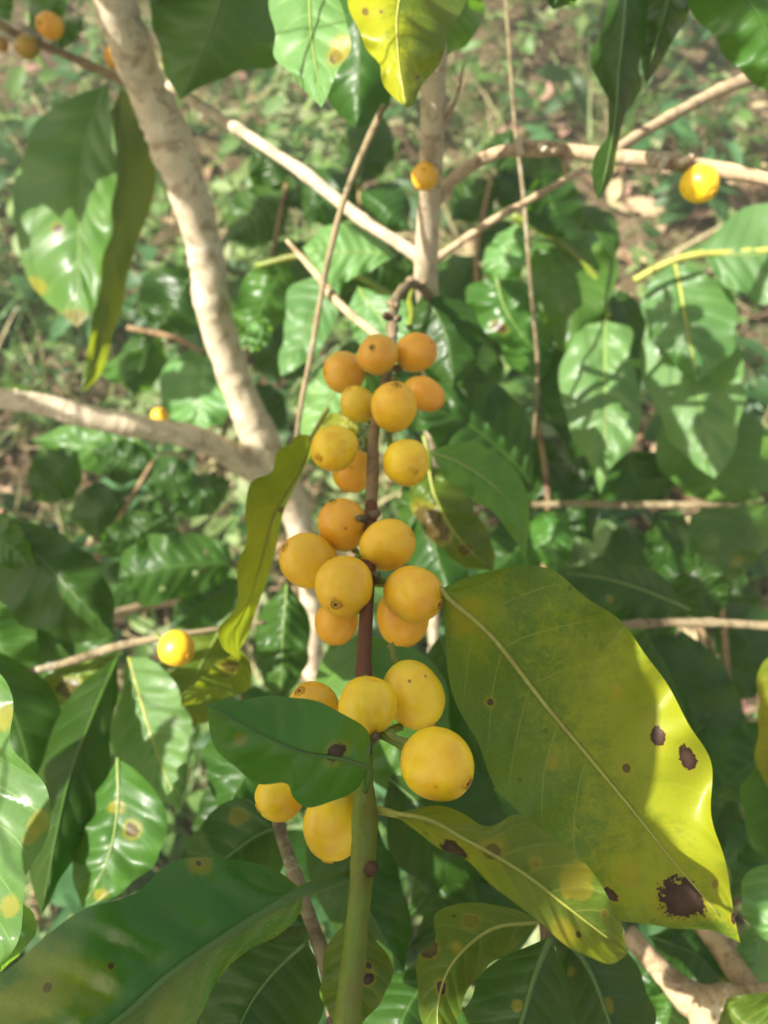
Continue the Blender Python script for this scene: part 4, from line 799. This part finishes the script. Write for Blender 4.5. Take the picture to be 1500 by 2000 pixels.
# bottom right
s = shoot('rough brown branch in the bottom right corner with leaf tips edged by sunlight', [(1225, 1820, .335, 36), (1270, 1872, .33, 40), (1320, 1925, .325, 46), (1372, 1962, .32, 60), (1440, 1948, .315, 44), (1560, 1938, .31, 40)], M_TWIG, nodes=(.4, .62))
tube('side_stem', [(1366, 1800, .345, 34), (1400, 1840, .34, 40), (1436, 1890, .332, 44), (1470, 1940, .322, 44)], M_TWIG, s, 10, 30, .12)
tube('side_stem', [(1372, 1962, .32, 56), (1380, 2040, .31, 60), (1390, 2160, .30, 60)], M_TWIG, s, 10, 20, .12)
leaf(s, ([(1268, 1828), (1330, 1808), (1388, 1812), (1420, 1870), (1455, 1935)], [(1268, 1828), (1300, 1885), (1350, 1928), (1400, 1945), (1455, 1935)]), (.36, .355, .35), 'dark', tl=.012, tr=.006, rib=M_RIBD, ribw=.5, spots=[(1425, 1925, 16, 0, 1.5)])
leaf(s, ([(1420, 1950), (1470, 1940), (1560, 1960), (1600, 2040)], [(1420, 1950), (1400, 2020), (1450, 2100), (1600, 2040)]), (.29, .28, .275), 'olive', tl=.006, tr=.006)
leaf(s, gen(1490, 1790, 1470, 1945, 90), (.35, .345, .34), 'fresh', tl=.03, tr=.006)
leaf(s, gen(1320, 1930, 1270, 2100, 120), (.35, .34, .34), 'mid', tl=.02, tr=.006)
leaf(s, gen(1300, 1900, 1180, 2020, 130), (.36, .355, .35), 'dark', tl=.01, tr=.006)
# right edge
s = shoot('shoot at the right edge with a yellow leaf and glossy green leaves catching sun', [(1640, 1180, .33, 22), (1590, 1300, .33, 22), (1560, 1460, .33, 20), (1550, 1640, .33, 18), (1550, 1760, .33, 16)], M_STEMG)
leaf(s, ([(1560, 1270), (1500, 1282), (1480, 1330), (1482, 1400), (1476, 1480), (1500, 1540)], [(1560, 1270), (1610, 1330), (1600, 1440), (1560, 1510), (1500, 1540)]), (.315, .30, .30), 'yellow', tl=.02, tr=.01, quilt=.002)
leaf(s, ([(1560, 1480), (1490, 1488), (1452, 1530), (1450, 1590), (1470, 1650), (1510, 1690)], [(1560, 1480), (1600, 1550), (1580, 1640), (1510, 1690)]), (.32, .305, .30), 'mid', tl=.022, tr=.01, quilt=.0015)
leaf(s, ([(1560, 1690), (1490, 1690), (1452, 1720), (1448, 1770), (1470, 1815), (1520, 1850)], [(1560, 1690), (1600, 1750), (1580, 1820), (1520, 1850)]), (.31, .30, .295), 'fresh', tl=.006, tr=.01)
leaf(s, gen(1560, 1420, 1380, 1560, 150), (.40, .40, .40), 'dark', tl=.012)
leaf(s, gen(1580, 1600, 1420, 1760, 110), (.40, .40, .40), 'dark', tl=.012)
# shaded leaves at the right with bare twigs
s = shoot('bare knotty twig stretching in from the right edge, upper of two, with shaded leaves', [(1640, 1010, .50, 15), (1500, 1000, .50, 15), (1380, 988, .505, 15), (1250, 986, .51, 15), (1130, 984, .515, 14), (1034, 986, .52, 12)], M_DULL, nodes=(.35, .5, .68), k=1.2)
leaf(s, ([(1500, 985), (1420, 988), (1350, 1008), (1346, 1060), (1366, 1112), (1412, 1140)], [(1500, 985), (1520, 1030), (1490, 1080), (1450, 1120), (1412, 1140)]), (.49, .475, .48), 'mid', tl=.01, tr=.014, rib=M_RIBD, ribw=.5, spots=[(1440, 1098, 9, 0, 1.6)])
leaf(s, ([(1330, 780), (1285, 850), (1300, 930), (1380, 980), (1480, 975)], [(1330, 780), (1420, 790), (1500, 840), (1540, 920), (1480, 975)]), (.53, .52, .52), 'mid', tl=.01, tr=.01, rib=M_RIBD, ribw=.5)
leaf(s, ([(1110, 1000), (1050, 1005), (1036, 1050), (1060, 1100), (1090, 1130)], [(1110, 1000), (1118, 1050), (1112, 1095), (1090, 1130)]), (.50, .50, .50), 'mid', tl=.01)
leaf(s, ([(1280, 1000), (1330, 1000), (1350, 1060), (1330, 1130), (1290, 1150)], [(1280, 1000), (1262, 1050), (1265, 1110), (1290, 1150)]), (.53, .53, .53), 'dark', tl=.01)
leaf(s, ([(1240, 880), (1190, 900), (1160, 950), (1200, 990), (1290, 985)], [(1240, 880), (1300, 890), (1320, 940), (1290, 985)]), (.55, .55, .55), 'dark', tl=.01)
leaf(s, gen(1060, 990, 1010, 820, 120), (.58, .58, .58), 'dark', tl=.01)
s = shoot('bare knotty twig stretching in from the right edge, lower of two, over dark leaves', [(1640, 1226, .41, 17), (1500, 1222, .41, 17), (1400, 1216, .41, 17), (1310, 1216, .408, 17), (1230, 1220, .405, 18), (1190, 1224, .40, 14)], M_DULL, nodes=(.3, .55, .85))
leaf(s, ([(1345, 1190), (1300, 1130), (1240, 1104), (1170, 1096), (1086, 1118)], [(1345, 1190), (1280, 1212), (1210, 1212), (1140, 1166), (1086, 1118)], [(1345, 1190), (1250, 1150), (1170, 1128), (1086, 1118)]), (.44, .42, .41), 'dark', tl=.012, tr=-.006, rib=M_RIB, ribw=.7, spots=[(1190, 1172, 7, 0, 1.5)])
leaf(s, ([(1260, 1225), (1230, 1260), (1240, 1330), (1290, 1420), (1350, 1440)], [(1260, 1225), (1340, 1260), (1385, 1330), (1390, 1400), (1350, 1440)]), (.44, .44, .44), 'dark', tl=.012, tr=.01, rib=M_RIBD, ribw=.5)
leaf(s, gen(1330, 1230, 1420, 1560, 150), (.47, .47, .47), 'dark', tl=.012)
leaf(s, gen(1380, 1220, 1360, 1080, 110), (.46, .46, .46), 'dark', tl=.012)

# ------------------------------------------------------------------ deeper leaves of the bush
random.seed(5)
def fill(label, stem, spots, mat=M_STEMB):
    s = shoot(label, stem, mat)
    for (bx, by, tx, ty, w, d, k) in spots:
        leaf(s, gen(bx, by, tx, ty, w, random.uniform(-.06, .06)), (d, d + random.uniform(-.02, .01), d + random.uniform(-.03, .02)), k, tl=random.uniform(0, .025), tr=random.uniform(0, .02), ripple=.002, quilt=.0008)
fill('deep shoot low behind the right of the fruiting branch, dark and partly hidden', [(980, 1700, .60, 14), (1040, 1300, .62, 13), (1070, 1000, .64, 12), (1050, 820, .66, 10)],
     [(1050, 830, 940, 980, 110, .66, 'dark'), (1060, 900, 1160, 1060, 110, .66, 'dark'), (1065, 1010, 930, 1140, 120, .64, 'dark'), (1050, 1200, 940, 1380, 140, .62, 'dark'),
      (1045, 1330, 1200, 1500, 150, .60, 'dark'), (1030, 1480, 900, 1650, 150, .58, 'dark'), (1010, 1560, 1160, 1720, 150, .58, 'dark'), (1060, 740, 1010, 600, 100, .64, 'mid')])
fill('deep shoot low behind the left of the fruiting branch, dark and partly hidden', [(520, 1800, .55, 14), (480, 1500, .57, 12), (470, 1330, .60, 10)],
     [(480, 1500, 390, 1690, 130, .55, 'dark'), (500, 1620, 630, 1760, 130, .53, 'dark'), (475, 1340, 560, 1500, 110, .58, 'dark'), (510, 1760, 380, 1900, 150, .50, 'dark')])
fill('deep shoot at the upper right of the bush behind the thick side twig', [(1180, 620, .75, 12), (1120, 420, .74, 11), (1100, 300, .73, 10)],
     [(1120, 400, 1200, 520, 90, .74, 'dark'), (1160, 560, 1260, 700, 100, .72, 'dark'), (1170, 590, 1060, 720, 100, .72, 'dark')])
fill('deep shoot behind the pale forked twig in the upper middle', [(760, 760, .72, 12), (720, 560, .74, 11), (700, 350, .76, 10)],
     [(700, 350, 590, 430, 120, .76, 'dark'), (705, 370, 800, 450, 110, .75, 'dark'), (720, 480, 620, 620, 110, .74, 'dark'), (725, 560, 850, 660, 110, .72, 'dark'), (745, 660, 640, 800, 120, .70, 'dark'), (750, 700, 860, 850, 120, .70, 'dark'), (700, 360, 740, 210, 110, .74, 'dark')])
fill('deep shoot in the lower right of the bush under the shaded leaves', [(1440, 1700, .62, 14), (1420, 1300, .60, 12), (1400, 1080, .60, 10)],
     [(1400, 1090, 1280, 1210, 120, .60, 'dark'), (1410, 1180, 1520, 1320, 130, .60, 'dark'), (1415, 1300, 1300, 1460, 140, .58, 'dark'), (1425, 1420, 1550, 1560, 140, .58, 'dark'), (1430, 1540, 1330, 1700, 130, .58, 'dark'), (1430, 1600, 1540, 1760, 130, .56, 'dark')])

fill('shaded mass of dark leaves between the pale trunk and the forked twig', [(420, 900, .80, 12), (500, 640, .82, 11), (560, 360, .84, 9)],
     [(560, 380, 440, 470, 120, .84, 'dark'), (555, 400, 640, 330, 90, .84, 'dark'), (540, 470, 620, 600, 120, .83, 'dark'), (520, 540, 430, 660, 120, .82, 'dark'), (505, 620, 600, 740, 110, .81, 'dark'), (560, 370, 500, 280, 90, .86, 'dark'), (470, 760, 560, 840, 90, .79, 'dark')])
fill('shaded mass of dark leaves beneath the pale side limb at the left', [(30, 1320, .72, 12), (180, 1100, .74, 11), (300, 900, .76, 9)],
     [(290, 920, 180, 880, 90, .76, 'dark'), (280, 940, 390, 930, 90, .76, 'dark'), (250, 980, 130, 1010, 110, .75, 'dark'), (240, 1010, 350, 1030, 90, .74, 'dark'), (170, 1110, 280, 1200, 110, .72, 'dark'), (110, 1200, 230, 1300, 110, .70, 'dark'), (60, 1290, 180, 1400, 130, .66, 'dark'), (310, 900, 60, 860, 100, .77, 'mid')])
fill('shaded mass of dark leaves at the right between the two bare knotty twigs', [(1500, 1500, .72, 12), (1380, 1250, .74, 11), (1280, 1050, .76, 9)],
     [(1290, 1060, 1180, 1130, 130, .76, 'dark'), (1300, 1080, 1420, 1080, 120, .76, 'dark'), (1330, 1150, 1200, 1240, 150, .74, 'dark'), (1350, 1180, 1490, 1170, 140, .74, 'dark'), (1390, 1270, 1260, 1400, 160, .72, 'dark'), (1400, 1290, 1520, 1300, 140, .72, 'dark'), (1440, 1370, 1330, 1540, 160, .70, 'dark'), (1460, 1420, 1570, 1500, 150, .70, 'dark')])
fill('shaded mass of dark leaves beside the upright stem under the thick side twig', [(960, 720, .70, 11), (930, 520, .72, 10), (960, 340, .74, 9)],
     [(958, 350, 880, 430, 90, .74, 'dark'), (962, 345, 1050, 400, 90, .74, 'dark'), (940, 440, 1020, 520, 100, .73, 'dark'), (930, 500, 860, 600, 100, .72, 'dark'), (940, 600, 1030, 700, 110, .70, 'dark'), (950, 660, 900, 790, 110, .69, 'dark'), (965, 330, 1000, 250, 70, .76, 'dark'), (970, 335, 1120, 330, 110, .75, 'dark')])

# ------------------------------------------------------------------ unseen leaves added above the frame to throw the dappled shade
class ShadeLeaves:
    def __init__(s, label, loc):
        s.o = thing('added_shade_shoot', loc, label, 'coffee shoot', 'unseen shoots added for shade above the fruiting branch'); s.b = []
    def cover(s, px, py, length, width, ang, d, t, kind='mid'):
        a = math.radians(ang); dx, dy = math.cos(a) * length / 2, math.sin(a) * length / 2
        while t < 3:                                                # slide it along the sunbeam until it is clear of the view
            q = P(px, py, d) + SUN * t - CAM; z = q.dot(FWD)
            if z < 0.004: break
            x, y = 750 + q.dot(RIGHT) / z * F, 1000 - q.dot(UP) / z * F
            m = max(length, width) * 0.55 * d / z + 40
            if not (-m < x < 1500 + m and -m < y < 2000 + m): break
            t += 0.02
        s.src = getattr(s, "src", {}); s.src[len(s.b)] = (px, py, round(t, 2))
        s.b.append(leaf(s.o, gen(px - dx, py - dy, px + dx, py + dy, width), (d, d, d), kind, tl=.01, tr=.01, shift=SUN * t))
    def close(s, w=.0005, lift=Vector((0, 0, 0))):
        pts = [s.o.location] + sorted([b.location + s.o.location + lift for b in s.b], key=lambda v: (v - s.o.location).length)
        rows = [(*p, w) for p in pts]
        if len(rows) > 1: tube('stem', rows, M_TWIG, s.o, 8, 40, .05, world=True)
SHADE = [
    # px, py, length, width, angle, depth, distance towards the sun
    ('top', [(295, 215, 380, 220, 62, .49, .42), (395, 862, 220, 60, 8, .655, .5), (60, 800, 170, 40, 10, .575, .5), (140, 280, 360, 250, 82, .612, .40), (255, 330, 330, 110, 95, .625, .42), (420, 40, 300, 260, 90, .436, .36), (870, 70, 330, 110, 84, .262, .30)]),
    ('mid', [(740, 760, 460, 400, 95, .285, .62), (690, 900, 330, 320, 60, .265, .60), (800, 900, 320, 260, 75, .246, .58), (770, 790, 260, 240, 60, .265, .5), (720, 1120, 480, 460, 90, .225, .56), (700, 1130, 440, 400, 90, .207, .50), (800, 1150, 340, 300, 40, .210, .45)]),
    ('low', [(740, 1420, 520, 520, 80, .180, .44), (560, 1480, 420, 340, 20, .165, .42), (1075, 1390, 820, 500, 62, .206, .25), (1095, 1700, 440, 300, 58, .212, .25), (1000, 1720, 560, 330, 40, .155, .32), (700, 1800, 520, 420, 90, .145, .3), (300, 1880, 760, 520, -30, .135, .62), (850, 1480, 360, 330, 90, .158, .42), (640, 1610, 340, 300, 90, .166, .42)]),
    ('left', [(545, 1050, 480, 190, 112, .287, .42), (90, 1130, 330, 260, 40, .41, .40), (95, 1560, 400, 120, 98, .325, .34)]),
    ('right', [(1375, 35, 320, 200, 0, .318, .34), (1212, 150, 360, 110, 86, .306, .32), (1230, 1150, 330, 200, 10, .42, .4), (1400, 1060, 240, 170, 80, .57, .44)]),
    ('deep', [(540, 500, 380, 260, 60, .82, .7), (200, 1080, 400, 260, 70, .74, .7), (950, 500, 420, 200, 90, .72, .7), (1100, 1900, 420, 380, 60, .20, .24), (1100, 1250, 400, 300, 90, .42, .42), (540, 1900, 360, 300, 60, .21, .4), (1380, 1500, 500, 250, 90, .50, .5), (440, 1640, 320, 260, 120, .26, .3)]),
]
for nm, rows in SHADE:
    r0 = rows[0]
    c = ShadeLeaves('unseen coffee leaves added above and left of the view to shade the branch', P(*r0[:2], r0[5]) + SUN * (r0[6] + .06) - RIGHT * .05)
    for r in rows: c.cover(*r)
    if nm == 'right':                                                   # a bunch of fruit up there: its round shadows fall on the broad leaf
        for (x, y) in ((1288, 606), (1296, 668), (1344, 728), (1330, 640), (1372, 672), (1398, 700), (1412, 728), (1352, 618)):
            q = P(x, y, .588) + SUN * (.42 + random.uniform(-.012, .012)); V = []
            for i in range(13):
                for j in range(18):
                    al, b = math.pi * i / 12, 2 * math.pi * j / 18
                    V.append(q + Vector((math.sin(al) * math.cos(b) * .0088, math.sin(al) * math.sin(b) * .0088, math.cos(al) * .0094)))
            o = link('cherry', V, [(i * 18 + j, i * 18 + (j + 1) % 18, (i + 1) * 18 + (j + 1) % 18, (i + 1) * 18 + j) for i in range(12) for j in range(18)], M_CHERRY, c.o, origin=q); o.color = (*Y, .1)
            c.b.append(o)
    c.close()

# higher up: loose unseen leaves added to dapple the ground
for k in range(5):
    cx, cy = ((250, 120), (900, 60), (1400, 250), (200, 980), (1350, 900))[k]
    c = ShadeLeaves('unseen high coffee leaves added to dapple the ground', P(cx, cy, 1.35) + SUN * 1.3)
    for q in range(13 if k in (0, 1) else 22):
        x, y = cx + random.gauss(0, 190), cy + random.gauss(0, 150); g = ground_at(x, y); d = (g - CAM).dot(FWD)
        w = random.uniform(.05, .08) * F / d
        c.cover(x, y, w * random.uniform(1.7, 2.3), w, random.uniform(0, 180), d, 1.0 + random.uniform(0, .5))
    c.close(.0012, Vector((-.12, 0, .16)))

# added veil of air, standing in largely for lens glare
def glare_haze():
    x0, x1, y0, y1, z0, z1 = -45, 45, -25, 65, -1.2, 3.4
    V = [(x, y, z) for z in (z0, z1) for y in (y0, y1) for x in (x0, x1)]
    n = N('added_glare_veil'); v = n.node('ShaderNodeVolumePrincipled')
    v.inputs['Color'].default_value = (0.98, 0.95, 0.82, 1); v.inputs['Density'].default_value = 0.032; v.inputs['Anisotropy'].default_value = 0.2
    n.t.links.new(v.outputs[0], n.out.inputs['Volume'])
    o = link('glare_haze', V, [(0, 2, 3, 1), (4, 5, 7, 6), (0, 1, 5, 4), (2, 6, 7, 3), (0, 4, 6, 2), (1, 3, 7, 5)], n.m, smooth=False)
    tag(o, kind='stuff')
glare_haze()
